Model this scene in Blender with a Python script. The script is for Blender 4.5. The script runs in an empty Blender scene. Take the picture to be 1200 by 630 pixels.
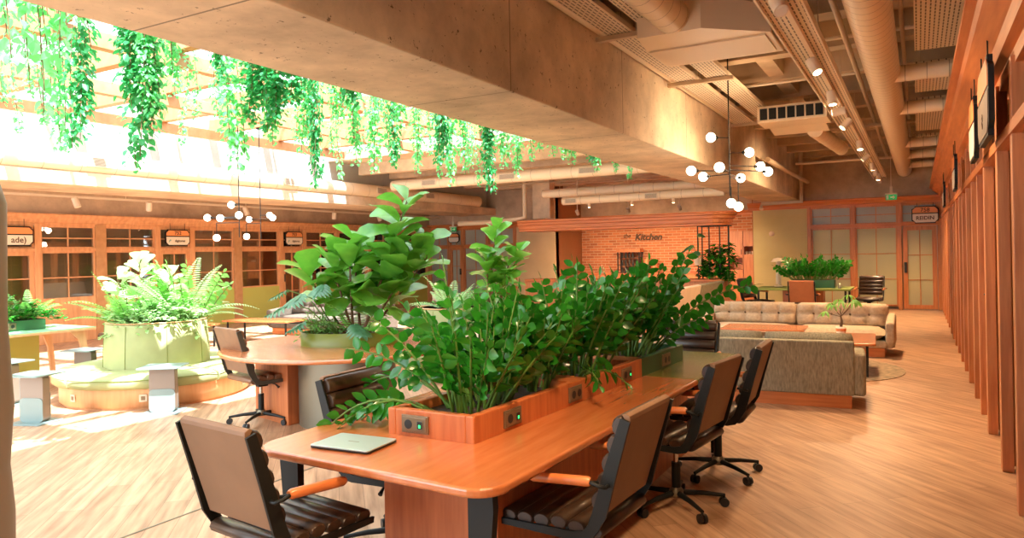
import bpy, math, random
from mathutils import Vector, Matrix
random.seed(7)
PI = math.pi
R = math.radians
SC = bpy.context.scene
COL = SC.collection

# ------------------------------------------------------------------ camera
CF, CX, CY, YAW, ROLL, CH = 850.0, 600.0, 296.1, R(29.25), R(1.1), 1.6
cd = bpy.data.cameras.new('camera'); cam = bpy.data.objects.new('camera', cd); COL.objects.link(cam)
cd.sensor_fit = 'HORIZONTAL'; cd.sensor_width = 36; cd.lens = 36 * CF / 1200
cd.shift_y = -(315 - CY) / 1200; cd.clip_start = 0.05; cd.clip_end = 200
cam.matrix_world = Matrix.Translation((0, 0, CH)) @ Matrix.Rotation(YAW, 4, 'Z') @ Matrix.Rotation(PI/2, 4, 'X') @ Matrix.Rotation(-ROLL, 4, 'Z')
SC.camera = cam
# ------------------------------------------------------------------ light
w = bpy.data.worlds.new('world'); SC.world = w; w.use_nodes = True
bg = w.node_tree.nodes['Background']; bg.inputs[0].default_value = (0.78, 0.91, 1.0, 1); bg.inputs[1].default_value = 3.0
sd = bpy.data.lights.new('sun', 'SUN'); sd.energy = 11; sd.angle = R(0.6); sd.color = (0.93, 0.97, 1.0)
so = bpy.data.objects.new('sun', sd); COL.objects.link(so)
so.rotation_euler = Vector((-0.50, 0.22, -1.0)).to_track_quat('-Z', 'Y').to_euler()
SC.view_settings.view_transform = 'Standard'; SC.view_settings.look = 'None'
SC.view_settings.exposure = 1.2; SC.view_settings.gamma = 1.0
SC.cycles.use_denoising = True
SC.cycles.max_bounces = 7; SC.cycles.diffuse_bounces = 5; SC.cycles.glossy_bounces = 3
SC.cycles.transparent_max_bounces = 12; SC.cycles.sample_clamp_indirect = 6
SC.cycles.caustics_reflective = False; SC.cycles.caustics_refractive = False

# ------------------------------------------------------------------ measuring helpers (pixel of the photo -> place in the room)
def ray(x, y):
    u = x - CX; v = -(y - CY); c, s = math.cos(ROLL), math.sin(ROLL)
    uu = u*c + v*s; vv = -u*s + v*c
    return Vector((-math.sin(YAW)*CF + math.cos(YAW)*uu, math.cos(YAW)*CF + math.sin(YAW)*uu, vv))
def atz(x, y, z):
    r = ray(x, y); return Vector((0, 0, CH)) + r*((z-CH)/r.z)
def atx(x, y, X):
    r = ray(x, y); return Vector((0, 0, CH)) + r*(X/r.x)
def aty(x, y, Y):
    r = ray(x, y); return Vector((0, 0, CH)) + r*(Y/r.y)
def atd(x, y, d):
    return Vector((0, 0, CH)) + ray(x, y)*(d/CF)

# ------------------------------------------------------------------ materials
def newmat(name):
    m = bpy.data.materials.new(name); m.use_nodes = True
    return m, m.node_tree, m.node_tree.nodes['Principled BSDF']
def mat(name, c, rough=0.6, metal=0.0, var=0.0, scale=6.0, bump=0.0, spec=0.5, c2=None, stretch=(1, 1, 1), coat=0.0, detail=4.0):
    m, nt, b = newmat(name)
    b.inputs['Base Color'].default_value = (*c, 1); b.inputs['Roughness'].default_value = rough
    b.inputs['Metallic'].default_value = metal; b.inputs['Specular IOR Level'].default_value = spec
    b.inputs['Coat Weight'].default_value = coat; b.inputs['Coat Roughness'].default_value = 0.26
    if var or bump or c2:
        tc = nt.nodes.new('ShaderNodeTexCoord'); mp = nt.nodes.new('ShaderNodeMapping')
        mp.inputs['Scale'].default_value = stretch
        nt.links.new(tc.outputs['Object'], mp.inputs[0])
        n = nt.nodes.new('ShaderNodeTexNoise'); n.inputs['Scale'].default_value = scale; n.inputs['Detail'].default_value = detail
        nt.links.new(mp.outputs[0], n.inputs['Vector'])
        r = nt.nodes.new('ShaderNodeValToRGB'); r.color_ramp.elements[0].position = 0.3; r.color_ramp.elements[1].position = 0.7
        d = c2 if c2 else tuple(x*(1-var) for x in c)
        e = c if c2 else tuple(min(1, x*(1+var*0.6)) for x in c)
        r.color_ramp.elements[0].color = (*d, 1); r.color_ramp.elements[1].color = (*e, 1)
        nt.links.new(n.outputs[0], r.inputs[0]); nt.links.new(r.outputs[0], b.inputs['Base Color'])
        if bump:
            bp = nt.nodes.new('ShaderNodeBump'); bp.inputs['Strength'].default_value = bump; bp.inputs['Distance'].default_value = 0.01
            nt.links.new(n.outputs[0], bp.inputs['Height']); nt.links.new(bp.outputs[0], b.inputs['Normal'])
    return m
def emis(name, c, s):
    m, nt, b = newmat(name); b.inputs['Base Color'].default_value = (*c, 1)
    b.inputs['Emission Color'].default_value = (*c, 1); b.inputs['Emission Strength'].default_value = s
    return m
def glassmat(name, tint, f):
    m = bpy.data.materials.new(name); m.use_nodes = True; nt = m.node_tree; nt.nodes.clear()
    o = nt.nodes.new('ShaderNodeOutputMaterial'); t = nt.nodes.new('ShaderNodeBsdfTransparent'); g = nt.nodes.new('ShaderNodeBsdfGlossy')
    x = nt.nodes.new('ShaderNodeMixShader'); t.inputs[0].default_value = (*tint, 1); g.inputs['Roughness'].default_value = 0.02
    fr = nt.nodes.new('ShaderNodeFresnel'); fr.inputs[0].default_value = 1.5
    ad = nt.nodes.new('ShaderNodeMath'); ad.operation = 'ADD'; ad.inputs[1].default_value = f
    nt.links.new(fr.outputs[0], ad.inputs[0]); nt.links.new(ad.outputs[0], x.inputs[0])
    nt.links.new(t.outputs[0], x.inputs[1]); nt.links.new(g.outputs[0], x.inputs[2]); nt.links.new(x.outputs[0], o.inputs[0])
    return m
def leafmat(name, c, c2, rough=0.35, trans=0.35):
    m = mat(name, c, rough, c2=c2, scale=9.0)
    nt = m.node_tree; b = nt.nodes['Principled BSDF']; o = nt.nodes['Material Output']
    t = nt.nodes.new('ShaderNodeBsdfTranslucent'); x = nt.nodes.new('ShaderNodeMixShader'); x.inputs[0].default_value = trans
    t.inputs[0].default_value = (min(1, c[0]*1.4), min(1, c[1]*1.6), c[2]*1.3, 1)
    nt.links.new(b.outputs[0], x.inputs[1]); nt.links.new(t.outputs[0], x.inputs[2]); nt.links.new(x.outputs[0], o.inputs[0])
    return m
def floormat():
    m, nt, b = newmat('oak_planks')
    tc = nt.nodes.new('ShaderNodeTexCoord'); mp = nt.nodes.new('ShaderNodeMapping')
    mp.inputs['Rotation'].default_value = (0, 0, R(47))
    nt.links.new(tc.outputs['Object'], mp.inputs[0])
    br = nt.nodes.new('ShaderNodeTexBrick'); br.inputs['Scale'].default_value = 1.0
    br.inputs['Brick Width'].default_value = 1.3; br.inputs['Row Height'].default_value = 0.16
    br.inputs['Mortar Size'].default_value = 0.0016; br.inputs['Mortar Smooth'].default_value = 0.2; br.offset = 0.37
    br.inputs['Color1'].default_value = (0.63, 0.39, 0.235, 1); br.inputs['Color2'].default_value = (0.50, 0.295, 0.17, 1)
    br.inputs['Mortar'].default_value = (0.20, 0.10, 0.05, 1)
    nt.links.new(mp.outputs[0], br.inputs['Vector'])
    m2 = nt.nodes.new('ShaderNodeMapping'); m2.inputs['Scale'].default_value = (0.9, 9, 1); nt.links.new(mp.outputs[0], m2.inputs[0])
    n = nt.nodes.new('ShaderNodeTexNoise'); n.inputs['Scale'].default_value = 2.2; n.inputs['Detail'].default_value = 6
    nt.links.new(m2.outputs[0], n.inputs['Vector'])
    r = nt.nodes.new('ShaderNodeValToRGB'); r.color_ramp.elements[0].position = 0.3; r.color_ramp.elements[1].position = 0.65
    r.color_ramp.elements[0].color = (0.56, 0.50, 0.45, 1); r.color_ramp.elements[1].color = (1, 1, 1, 1)
    nt.links.new(n.outputs[0], r.inputs[0])
    x = nt.nodes.new('ShaderNodeMix'); x.data_type = 'RGBA'; x.blend_type = 'MULTIPLY'; x.inputs[0].default_value = 1
    nt.links.new(br.outputs[0], x.inputs[6]); nt.links.new(r.outputs[0], x.inputs[7]); nt.links.new(x.outputs[2], b.inputs['Base Color'])
    b.inputs['Roughness'].default_value = 0.42
    return m
def brickmat():
    m, nt, b = newmat('red_brick')
    tc = nt.nodes.new('ShaderNodeTexCoord'); sp = nt.nodes.new('ShaderNodeSeparateXYZ'); cb = nt.nodes.new('ShaderNodeCombineXYZ')
    nt.links.new(tc.outputs['Object'], sp.inputs[0])
    ad = nt.nodes.new('ShaderNodeMath'); nt.links.new(sp.outputs[0], ad.inputs[0]); nt.links.new(sp.outputs[1], ad.inputs[1])
    nt.links.new(ad.outputs[0], cb.inputs[0]); nt.links.new(sp.outputs[2], cb.inputs[1])
    br = nt.nodes.new('ShaderNodeTexBrick'); br.inputs['Scale'].default_value = 1.0
    br.inputs['Brick Width'].default_value = 0.27; br.inputs['Row Height'].default_value = 0.085; br.inputs['Mortar Size'].default_value = 0.008
    br.inputs['Color1'].default_value = (0.62, 0.22, 0.09, 1); br.inputs['Color2'].default_value = (0.40, 0.13, 0.055, 1); br.inputs['Mortar'].default_value = (0.62, 0.42, 0.27, 1)
    nt.links.new(cb.outputs[0], br.inputs['Vector']); nt.links.new(br.outputs[0], b.inputs['Base Color'])
    b.inputs['Roughness'].default_value = 0.85
    return m
def concretemat(name, c, pits=True, joint=2.4):
    m, nt, b = newmat(name); b.inputs['Roughness'].default_value = 0.8
    tc = nt.nodes.new('ShaderNodeTexCoord')
    n = nt.nodes.new('ShaderNodeTexNoise'); n.inputs['Scale'].default_value = 1.3; n.inputs['Detail'].default_value = 9; n.inputs['Roughness'].default_value = 0.65
    nt.links.new(tc.outputs['Object'], n.inputs['Vector'])
    r = nt.nodes.new('ShaderNodeValToRGB'); r.color_ramp.elements[0].position = 0.32; r.color_ramp.elements[1].position = 0.66
    r.color_ramp.elements[0].color = (*[x*0.62 for x in c], 1); r.color_ramp.elements[1].color = (*[min(1, x*1.15) for x in c], 1)
    nt.links.new(n.outputs[0], r.inputs[0]); last = r.outputs[0]
    if pits:
        v = nt.nodes.new('ShaderNodeTexNoise'); v.inputs['Scale'].default_value = 16; v.inputs['Detail'].default_value = 3; v.inputs['Roughness'].default_value = 0.8
        nt.links.new(tc.outputs['Object'], v.inputs['Vector'])
        r2 = nt.nodes.new('ShaderNodeValToRGB'); r2.color_ramp.elements[0].position = 0.30; r2.color_ramp.elements[1].position = 0.36
        r2.color_ramp.elements[0].color = (0.28, 0.26, 0.24, 1); r2.color_ramp.elements[1].color = (1, 1, 1, 1)
        nt.links.new(v.outputs[0], r2.inputs[0])
        x = nt.nodes.new('ShaderNodeMix'); x.data_type = 'RGBA'; x.blend_type = 'MULTIPLY'; x.inputs[0].default_value = 1
        nt.links.new(last, x.inputs[6]); nt.links.new(r2.outputs[0], x.inputs[7]); last = x.outputs[2]
    if joint:
        sp = nt.nodes.new('ShaderNodeSeparateXYZ'); nt.links.new(tc.outputs['Object'], sp.inputs[0])
        d = nt.nodes.new('ShaderNodeMath'); d.operation = 'MODULO'; d.inputs[1].default_value = joint; nt.links.new(sp.outputs[1], d.inputs[0])
        l = nt.nodes.new('ShaderNodeMath'); l.operation = 'LESS_THAN'; l.inputs[1].default_value = 0.014; nt.links.new(d.outputs[0], l.inputs[0])
        x = nt.nodes.new('ShaderNodeMix'); x.data_type = 'RGBA'; nt.links.new(l.outputs[0], x.inputs[0])
        nt.links.new(last, x.inputs[6]); x.inputs[7].default_value = (*[k*0.35 for k in c], 1); last = x.outputs[2]
    nt.links.new(last, b.inputs['Base Color'])
    return m
def perfmat():
    m, nt, b = newmat('perforated_metal'); b.inputs['Roughness'].default_value = 0.5
    tc = nt.nodes.new('ShaderNodeTexCoord')
    mp = nt.nodes.new('ShaderNodeMapping'); mp.inputs['Rotation'].default_value = (0, 0, R(90)); nt.links.new(tc.outputs['Object'], mp.inputs[0])
    br = nt.nodes.new('ShaderNodeTexBrick'); br.inputs['Scale'].default_value = 1; br.inputs['Brick Width'].default_value = 0.10; br.inputs['Row Height'].default_value = 0.035
    br.inputs['Mortar Size'].default_value = 0.012; br.inputs['Mortar Smooth'].default_value = 0.0; br.inputs['Bias'].default_value = 0
    a = (0.12, 0.10, 0.08, 1); br.inputs['Color1'].default_value = a; br.inputs['Color2'].default_value = a; br.inputs['Mortar'].default_value = (0.78, 0.67, 0.52, 1)
    nt.links.new(mp.outputs[0], br.inputs['Vector']); nt.links.new(br.outputs[0], b.inputs['Base Color'])
    return m
M = {}
M['floor'] = floormat(); M['brick'] = brickmat(); M['perf'] = perfmat()
M['conc'] = concretemat('beam_concrete', (0.70, 0.57, 0.42), True, 2.45)
M['conc2'] = concretemat('wall_concrete', (0.56, 0.41, 0.28), False, 0)
M['concl'] = concretemat('pale_concrete', (0.74, 0.57, 0.40), False, 0)
M['ceil'] = mat('ceiling_concrete', (0.60, 0.45, 0.30), 0.9, var=0.3, scale=2)
M['white'] = mat('white_plaster', (0.50, 0.51, 0.49), 0.8, var=0.05)
M['wood'] = mat('orange_wood', (0.64, 0.25, 0.095), 0.45, c2=(0.45, 0.15, 0.052), scale=3, stretch=(9, 9, 0.7))
M['woodh'] = mat('orange_wood_along', (0.70, 0.235, 0.07), 0.42, c2=(0.52, 0.145, 0.04), scale=3, stretch=(9, 0.6, 9))
M['woodx'] = mat('orange_wood_across', (0.70, 0.235, 0.07), 0.42, c2=(0.52, 0.145, 0.04), scale=3, stretch=(0.6, 9, 9))
M['desk'] = mat('desk_veneer', (0.56, 0.19, 0.063), 0.24, c2=(0.46, 0.135, 0.042), scale=3.2, stretch=(7, 0.8, 7), coat=0.6)
M['deskg'] = mat('green_stained_veneer', (0.20, 0.21, 0.045), 0.25, c2=(0.12, 0.15, 0.035), scale=3.2, stretch=(7, 0.8, 7), coat=0.6)
M['dwood'] = mat('desk_side_veneer', (0.56, 0.175, 0.055), 0.45, c2=(0.40, 0.105, 0.03), scale=3, stretch=(10, 10, 0.7))
M['wback'] = mat('pale_plywood', (0.72, 0.40, 0.2), 0.5, c2=(0.62, 0.32, 0.15), scale=3, stretch=(8, 8, 0.8))
M['wood_lit'] = mat('orange_wood_sunlit', (0.76, 0.38, 0.18), 0.5, c2=(0.60, 0.27, 0.115), scale=3, stretch=(5, 5, 0.7))  # orange wood with the sun haze of the left facade mixed into its colour
M['timber'] = mat('pergola_timber', (0.55, 0.29, 0.13), 0.6, c2=(0.46, 0.22, 0.09), scale=2, stretch=(4, 4, 4))
M['dark'] = mat('dark_powder_coat', (0.009, 0.010, 0.009), 0.5, spec=0.3)
M['grey'] = mat('grey_powder_coat', (0.085, 0.085, 0.07), 0.45, metal=0.3)
M['black'] = mat('black_plastic', (0.012, 0.012, 0.012), 0.4)
M['chrome'] = mat('chrome', (0.55, 0.52, 0.48), 0.18, metal=1.0)
M['steel'] = mat('brushed_steel', (0.20, 0.18, 0.13), 0.42, metal=0.7)
M['leather_lit'] = mat('brown_leather_sunlit', (0.22, 0.11, 0.055), 0.4, var=0.2, scale=10)  # brown leather lightened to carry the daylight on the round desk chair
M['leather'] = mat('brown_leather', (0.042, 0.022, 0.012), 0.34, var=0.3, scale=14)
M['backp'] = mat('tan_back_panel', (0.23, 0.125, 0.066), 0.6, var=0.12, scale=5)
M['cognac'] = mat('cognac_panel', (0.50, 0.17, 0.06), 0.5, var=0.1)
M['arm'] = mat('armrest_wood', (0.72, 0.24, 0.07), 0.32, c2=(0.56, 0.16, 0.045), scale=4, stretch=(6, 1, 6), coat=0.3)
M['duct'] = mat('cream_duct', (0.86, 0.71, 0.52), 0.45, metal=0.0)
M['ductseam'] = mat('duct_seam', (0.42, 0.33, 0.23), 0.5)
M['cream'] = mat('cream_metal', (0.78, 0.64, 0.48), 0.5)
M['pipe'] = mat('cream_pipe', (0.62, 0.49, 0.35), 0.5)
M['sofa'] = mat('grey_tweed', (0.36, 0.32, 0.22), 0.95, c2=(0.20, 0.175, 0.115), scale=40, stretch=(1.6, 1.6, 0.35), bump=0.3)
M['sofa_shaded'] = mat('shaded_tweed', (0.15, 0.115, 0.085), 0.95, c2=(0.10, 0.075, 0.055), scale=30)  # grey-brown fabric darkened, shade on the left sofa put into its colour
M['sofab'] = mat('beige_tweed', (0.56, 0.42, 0.28), 0.95, c2=(0.44, 0.32, 0.21), scale=30, bump=0.2)
M['creamf'] = mat('cream_fabric', (0.78, 0.62, 0.45), 0.95, var=0.06)
M['button'] = mat('sofa_button', (0.16, 0.10, 0.06), 0.8)
M['green'] = mat('sage_upholstery', (0.33, 0.35, 0.155), 0.85, var=0.08)
M['greend'] = mat('moss_leatherette', (0.20, 0.25, 0.05), 0.6, var=0.1)
M['olive'] = mat('olive_metal', (0.155, 0.175, 0.018), 0.4, var=0.08)
M['bottleg'] = mat('dark_green_box', (0.028, 0.115, 0.045), 0.4, var=0.1)
M['mint'] = mat('mint_laminate', (0.30, 0.62, 0.34), 0.3)
M['yelg'] = mat('yellow_green_panel', (0.46, 0.45, 0.10), 0.7)
M['palegrey'] = mat('pale_blue_metal', (0.20, 0.27, 0.26), 0.35, metal=0.2)
M['taupe'] = mat('taupe_metal', (0.24, 0.19, 0.15), 0.45, metal=0.2)
M['soil'] = mat('soil', (0.055, 0.032, 0.02), 0.95, var=0.4, scale=40, bump=0.6)
M['olivew'] = mat('olive_plaster', (0.58, 0.50, 0.25), 0.85, var=0.06, scale=2)
M['tanw'] = mat('tan_plaster', (0.62, 0.45, 0.26), 0.85, var=0.06, scale=2)
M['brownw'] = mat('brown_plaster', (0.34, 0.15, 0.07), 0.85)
M['blind'] = mat('room_back_brown', (0.58, 0.42, 0.27), 0.85, c2=(0.40, 0.27, 0.16), scale=0.9, detail=1)
M['blindo'] = mat('olive_blind', (0.42, 0.37, 0.14), 0.85)
M['frost'] = mat('frosted_pane', (0.56, 0.55, 0.32), 0.6, c2=(0.42, 0.42, 0.27), scale=0.8, detail=1)
M['frostg'] = mat('frosted_grey_pane', (0.42, 0.42, 0.34), 0.45, c2=(0.30, 0.29, 0.25), scale=1.2, detail=1)
M['glass'] = glassmat('window_glass', (0.93, 0.93, 0.90), 0.10)
M['dglass'] = glassmat('dark_window_glass', (0.30, 0.30, 0.26), 0.06)
M['globe'] = emis('opal_globe', (1.0, 0.86, 0.66), 5.0)
M['lampon'] = emis('lit_lamp_face', (1.0, 0.72, 0.38), 14.0)
M['led'] = emis('green_led', (0.02, 0.9, 0.15), 1.5)
M['exitg'] = emis('exit_green', (0.01, 0.25, 0.06), 0.35)
M['socket'] = mat('bronze_socket_plate', (0.21, 0.145, 0.085), 0.35, metal=0.4)
M['socketl'] = mat('cream_socket_plate', (0.62, 0.50, 0.36), 0.4)
M['signo'] = mat('sign_orange', (0.85, 0.30, 0.10), 0.5)
M['signc'] = mat('sign_cream', (0.82, 0.72, 0.58), 0.5)
M['ink'] = mat('sign_brown_ink', (0.10, 0.045, 0.02), 0.6)
M['inkg'] = mat('sign_teal_ink', (0.10, 0.40, 0.33), 0.6)
M['laptop'] = mat('silver_laptop', (0.46, 0.60, 0.62), 0.3, metal=0.35)
M['rug'] = mat('patterned_rug', (0.52, 0.36, 0.22), 0.95, c2=(0.20, 0.17, 0.11), scale=14)
M['stem'] = mat('green_stem', (0.10, 0.22, 0.03), 0.5)
M['trunk'] = mat('brown_stem', (0.16, 0.085, 0.04), 0.8)
M['zz'] = leafmat('zz_leaf', (0.030, 0.26, 0.018), (0.012, 0.12, 0.010), 0.25, 0.16)
M['fig'] = leafmat('fiddle_leaf', (0.17, 0.42, 0.05), (0.045, 0.22, 0.025), 0.28, 0.25)
M['fern'] = leafmat('fern_leaf', (0.24, 0.52, 0.12), (0.10, 0.34, 0.07), 0.45, 0.4)
M['pale'] = leafmat('variegated_leaf', (0.50, 0.62, 0.36), (0.16, 0.42, 0.12), 0.45, 0.35)
M['mon'] = leafmat('monstera_leaf', (0.10, 0.26, 0.13), (0.04, 0.15, 0.07), 0.25, 0.2)
M['ivy'] = leafmat('ivy_leaf', (0.05, 0.36, 0.11), (0.015, 0.17, 0.05), 0.35, 0.4)
M['ivyl'] = leafmat('light_ivy_leaf', (0.20, 0.60, 0.25), (0.07, 0.40, 0.13), 0.35, 0.45)
M['redbull'] = mat('terracotta', (0.62, 0.22, 0.09), 0.7)

# ------------------------------------------------------------------ mesh builder
class MB:
    def __init__(s): s.v = []; s.f = []; s.m = []; s.sm = []; s.cur = 0
    def add(s, vs, fs, smooth=False, mi=None):
        b = len(s.v); s.v += [tuple(p) for p in vs]
        for f in fs:
            s.f.append(tuple(i+b for i in f)); s.m.append(s.cur if mi is None else mi); s.sm.append(smooth)
        return s
    def box(s, x0, x1, y0, y1, z0, z1, mi=None):
        vs = [(x0,y0,z0),(x1,y0,z0),(x1,y1,z0),(x0,y1,z0),(x0,y0,z1),(x1,y0,z1),(x1,y1,z1),(x0,y1,z1)]
        return s.add(vs, [(0,3,2,1),(4,5,6,7),(0,1,5,4),(1,2,6,5),(2,3,7,6),(3,0,4,7)], False, mi)
    def obox(s, mx, sx, sy, sz, mi=None):
        vs = [mx @ Vector((a*sx/2, b*sy/2, c*sz/2)) for a, b, c in [(-1,-1,-1),(1,-1,-1),(1,1,-1),(-1,1,-1),(-1,-1,1),(1,-1,1),(1,1,1),(-1,1,1)]]
        return s.add(vs, [(0,3,2,1),(4,5,6,7),(0,1,5,4),(1,2,6,5),(2,3,7,6),(3,0,4,7)], False, mi)
    def prism(s, poly, a0, a1, axis='z', mi=None):
        def P(u, v, a): return (u, v, a) if axis == 'z' else ((a, u, v) if axis == 'x' else (u, a, v))
        n = len(poly); vs = [P(u, v, a0) for u, v in poly] + [P(u, v, a1) for u, v in poly]
        fs = [tuple(range(n-1, -1, -1)), tuple(range(n, 2*n))] + [(i, (i+1) % n, n+(i+1) % n, n+i) for i in range(n)]
        return s.add(vs, fs, False, mi)
    def bar(s, a, b, wd, ht, up=(0,0,1), mi=None):
        a = Vector(a); b = Vector(b); d = (b-a); L = d.length; d.normalize(); u = Vector(up)
        if abs(d.dot(u)) > 0.98: u = Vector((1, 0, 0))
        sd_ = d.cross(u).normalized(); u = sd_.cross(d)
        mx = Matrix((sd_, d, u)).transposed().to_4x4(); mx.translation = (a+b)/2
        return s.obox(mx, wd, L, ht, mi)
    def tube(s, pts, rad, n=8, cap=True, mi=None):
        pts = [Vector(p) for p in pts]; k = len(pts); rr = rad if isinstance(rad, (list, tuple)) else [rad]*k
        vs = []; prev = None
        for i in range(k):
            d = (pts[min(i+1, k-1)] - pts[max(i-1, 0)])
            if d.length < 1e-9: d = Vector((0, 0, 1))
            d.normalize()
            if prev is None:
                u = Vector((0, 0, 1)) if abs(d.z) < 0.9 else Vector((1, 0, 0))
                p = d.cross(u).normalized()
            else:
                p = (prev - d*prev.dot(d)).normalized()
            prev = p; q = d.cross(p)
            for j in range(n):
                a = 2*PI*j/n; vs.append(pts[i] + (p*math.cos(a) + q*math.sin(a))*rr[i])
        fs = [(i*n+j, i*n+(j+1) % n, (i+1)*n+(j+1) % n, (i+1)*n+j) for i in range(k-1) for j in range(n)]
        s.add(vs, fs, True, mi)
        if cap: s.add(vs[:n], [tuple(range(n-1, -1, -1))], False, mi); s.add(vs[-n:], [tuple(range(n))], False, mi)
        return s
    def lathe(s, prof, c=(0,0,0), n=24, sx=1, sy=1, mi=None, smooth=True, rot=0):
        vs = []; k = len(prof)
        for r, z in prof:
            for j in range(n):
                a = 2*PI*j/n; x = r*math.cos(a)*sx; y = r*math.sin(a)*sy
                vs.append((c[0]+x*math.cos(rot)-y*math.sin(rot), c[1]+x*math.sin(rot)+y*math.cos(rot), c[2]+z))
        fs = [(i*n+j, i*n+(j+1) % n, (i+1)*n+(j+1) % n, (i+1)*n+j) for i in range(k-1) for j in range(n)]
        s.add(vs, fs, smooth, mi)
        if prof[0][0] > 1e-6: s.add(vs[:n], [tuple(range(n-1, -1, -1))], False, mi)
        if prof[-1][0] > 1e-6: s.add(vs[-n:], [tuple(range(n))], False, mi)
        return s
    def ball(s, c, r, n=12, m=8, mi=None, sc=(1, 1, 1)):
        vs = []; c = Vector(c)
        for i in range(m+1):
            t = PI*i/m
            for j in range(n):
                a = 2*PI*j/n; vs.append(c + Vector((math.sin(t)*math.cos(a)*r*sc[0], math.sin(t)*math.sin(a)*r*sc[1], math.cos(t)*r*sc[2])))
        fs = [((i+1)*n+j, (i+1)*n+(j+1) % n, i*n+(j+1) % n, i*n+j) for i in range(m) for j in range(n)]
        return s.add(vs, fs, True, mi)
    def pillow(s, mx, sx, sy, sz, n=8, puff=0.25, mi=None, tuft=None):
        # a soft box: thick in the middle, thinner towards its edges; tuft: (columns, rows) of pulled-in buttons on its +z face
        vs = []; fs = []
        nx = n if not tuft else tuft[0]*6; ny = n if not tuft else tuft[1]*6
        for side in (1, -1):
            for j in range(ny+1):
                for i in range(nx+1):
                    u = 2*i/nx-1; v = 2*j/ny-1
                    e = (1-abs(u)**6)*(1-abs(v)**6)
                    h = sz/2*(1-puff + puff*max(0, e)**0.5) * (max(0.0, 1-abs(u)**14)*max(0.0, 1-abs(v)**14))**0.4
                    if tuft and side == 1:
                        tx = (i/nx*tuft[0]) % 1.0; ty = (j/ny*tuft[1]) % 1.0
                        h *= 0.42 + 0.62*(abs(math.sin(PI*tx))*abs(math.sin(PI*ty)))**0.35
                    uu = u*(1-0.04*abs(v)**4); vv = v*(1-0.04*abs(u)**4)
                    vs.append(mx @ Vector((uu*sx/2, vv*sy/2, side*h)))
        q = (nx+1)*(ny+1)
        for j in range(ny):
            for i in range(nx):
                a = j*(nx+1)+i; fs.append((a, a+1, a+nx+2, a+nx+1)); fs.append((q+a, q+a+nx+1, q+a+nx+2, q+a+1))
        return s.add(vs, fs, True, mi)
    def leaf(s, p, d, nrm, L, W, kind=0, droop=0.25, mi=None):
        p = Vector(p); d = Vector(d).normalized(); nrm = Vector(nrm); sd_ = d.cross(nrm)
        if sd_.length < 1e-4: sd_ = d.cross(Vector((0.3, 0.8, 0.5)))
        sd_.normalize(); up = sd_.cross(d)
        prof = {0: [(0,0.02),(0.22,0.36),(0.5,0.5),(0.8,0.32),(1,0.0)], 1: [(0,0.05),(0.2,0.24),(0.45,0.36),(0.72,0.5),(0.92,0.40),(1,0.05)],
                2: [(0,0.02),(0.4,0.5),(1,0.0)], 3: [(0,0.05),(0.05,0.42),(0.35,0.5),(0.7,0.34),(1,0)]}[kind]
        vs = []
        for t, wv in prof:
            c = p + d*(L*t) - up*(droop*L*t*t)
            e = up*(wv*W*0.22)
            vs += [c - sd_*(W*wv) + e, c, c + sd_*(W*wv) + e]
        fs = []
        for i in range(len(prof)-1):
            a = 3*i; fs += [(a, a+1, a+4, a+3), (a+1, a+2, a+5, a+4)]
        return s.add(vs, fs, kind != 2, mi)
    def build(s, name, mats, parent=None, loc=None, rz=0, bevel=0, seg=2, subd=0):
        if not isinstance(mats, (list, tuple)): mats = [mats]
        me = bpy.data.meshes.new(name); me.from_pydata(s.v, [], s.f)
        for m_ in mats: me.materials.append(m_)
        me.polygons.foreach_set('material_index', s.m); me.polygons.foreach_set('use_smooth', s.sm); me.update()
        o = bpy.data.objects.new(name, me); COL.objects.link(o)
        if parent: o.parent = parent
        if loc is not None: o.location = loc
        if rz: o.rotation_euler = (0, 0, rz)
        if bevel:
            b = o.modifiers.new('bevel', 'BEVEL'); b.width = bevel; b.segments = seg; b.limit_method = 'ANGLE'; b.angle_limit = R(40)
            b.use_clamp_overlap = True
        return o
def tag(o, label=None, cat=None, group=None, kind=None):
    if label: o['label'] = label
    if cat: o['category'] = cat
    if group: o['group'] = group
    if kind: o['kind'] = kind
    return o
def empty(name, label, cat, loc=(0, 0, 0), rz=0, group=None, kind=None):
    o = bpy.data.objects.new(name, None); COL.objects.link(o); o.location = loc; o.rotation_euler = (0, 0, rz); o.empty_display_size = 0.1
    return tag(o, label, cat, group, kind)
def dup(o, parent=None):
    c = o.copy(); COL.objects.link(c)
    if parent: c.parent = parent
    for ch in list(o.children): dup(ch, c)
    return c
def place(o, loc, rz=0, label=None, group=None, scale=None):
    o.location = loc; o.rotation_euler = (0, 0, rz)
    if label: o['label'] = label
    if group: o['group'] = group
    if scale: o.scale = (scale, scale, scale)
    return o
def struct(o, label=None, cat='structure'):
    return tag(o, label, cat, None, 'structure')
def text(body, size, parent, loc, rot, m, name='lettering', shear=0, ext=0.002, off=0.0, sx=1.0):
    c = bpy.data.curves.new(name, 'FONT'); c.body = body; c.size = size; c.extrude = ext; c.align_x = 'CENTER'; c.align_y = 'CENTER'
    c.shear = shear; c.offset = off; c.resolution_u = 3; c.materials.append(m)
    o = bpy.data.objects.new(name, c); COL.objects.link(o); o.location = loc; o.rotation_euler = rot; o.scale = (sx, 1, 1)
    me = bpy.data.meshes.new_from_object(o); q = bpy.data.objects.new(name, me); COL.objects.link(q); q.location = loc; q.rotation_euler = rot; q.scale = (sx, 1, 1)
    bpy.data.objects.remove(o); q.name = name
    if parent: q.parent = parent
    return q
def rnd(a, b): return random.uniform(a, b)
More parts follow.
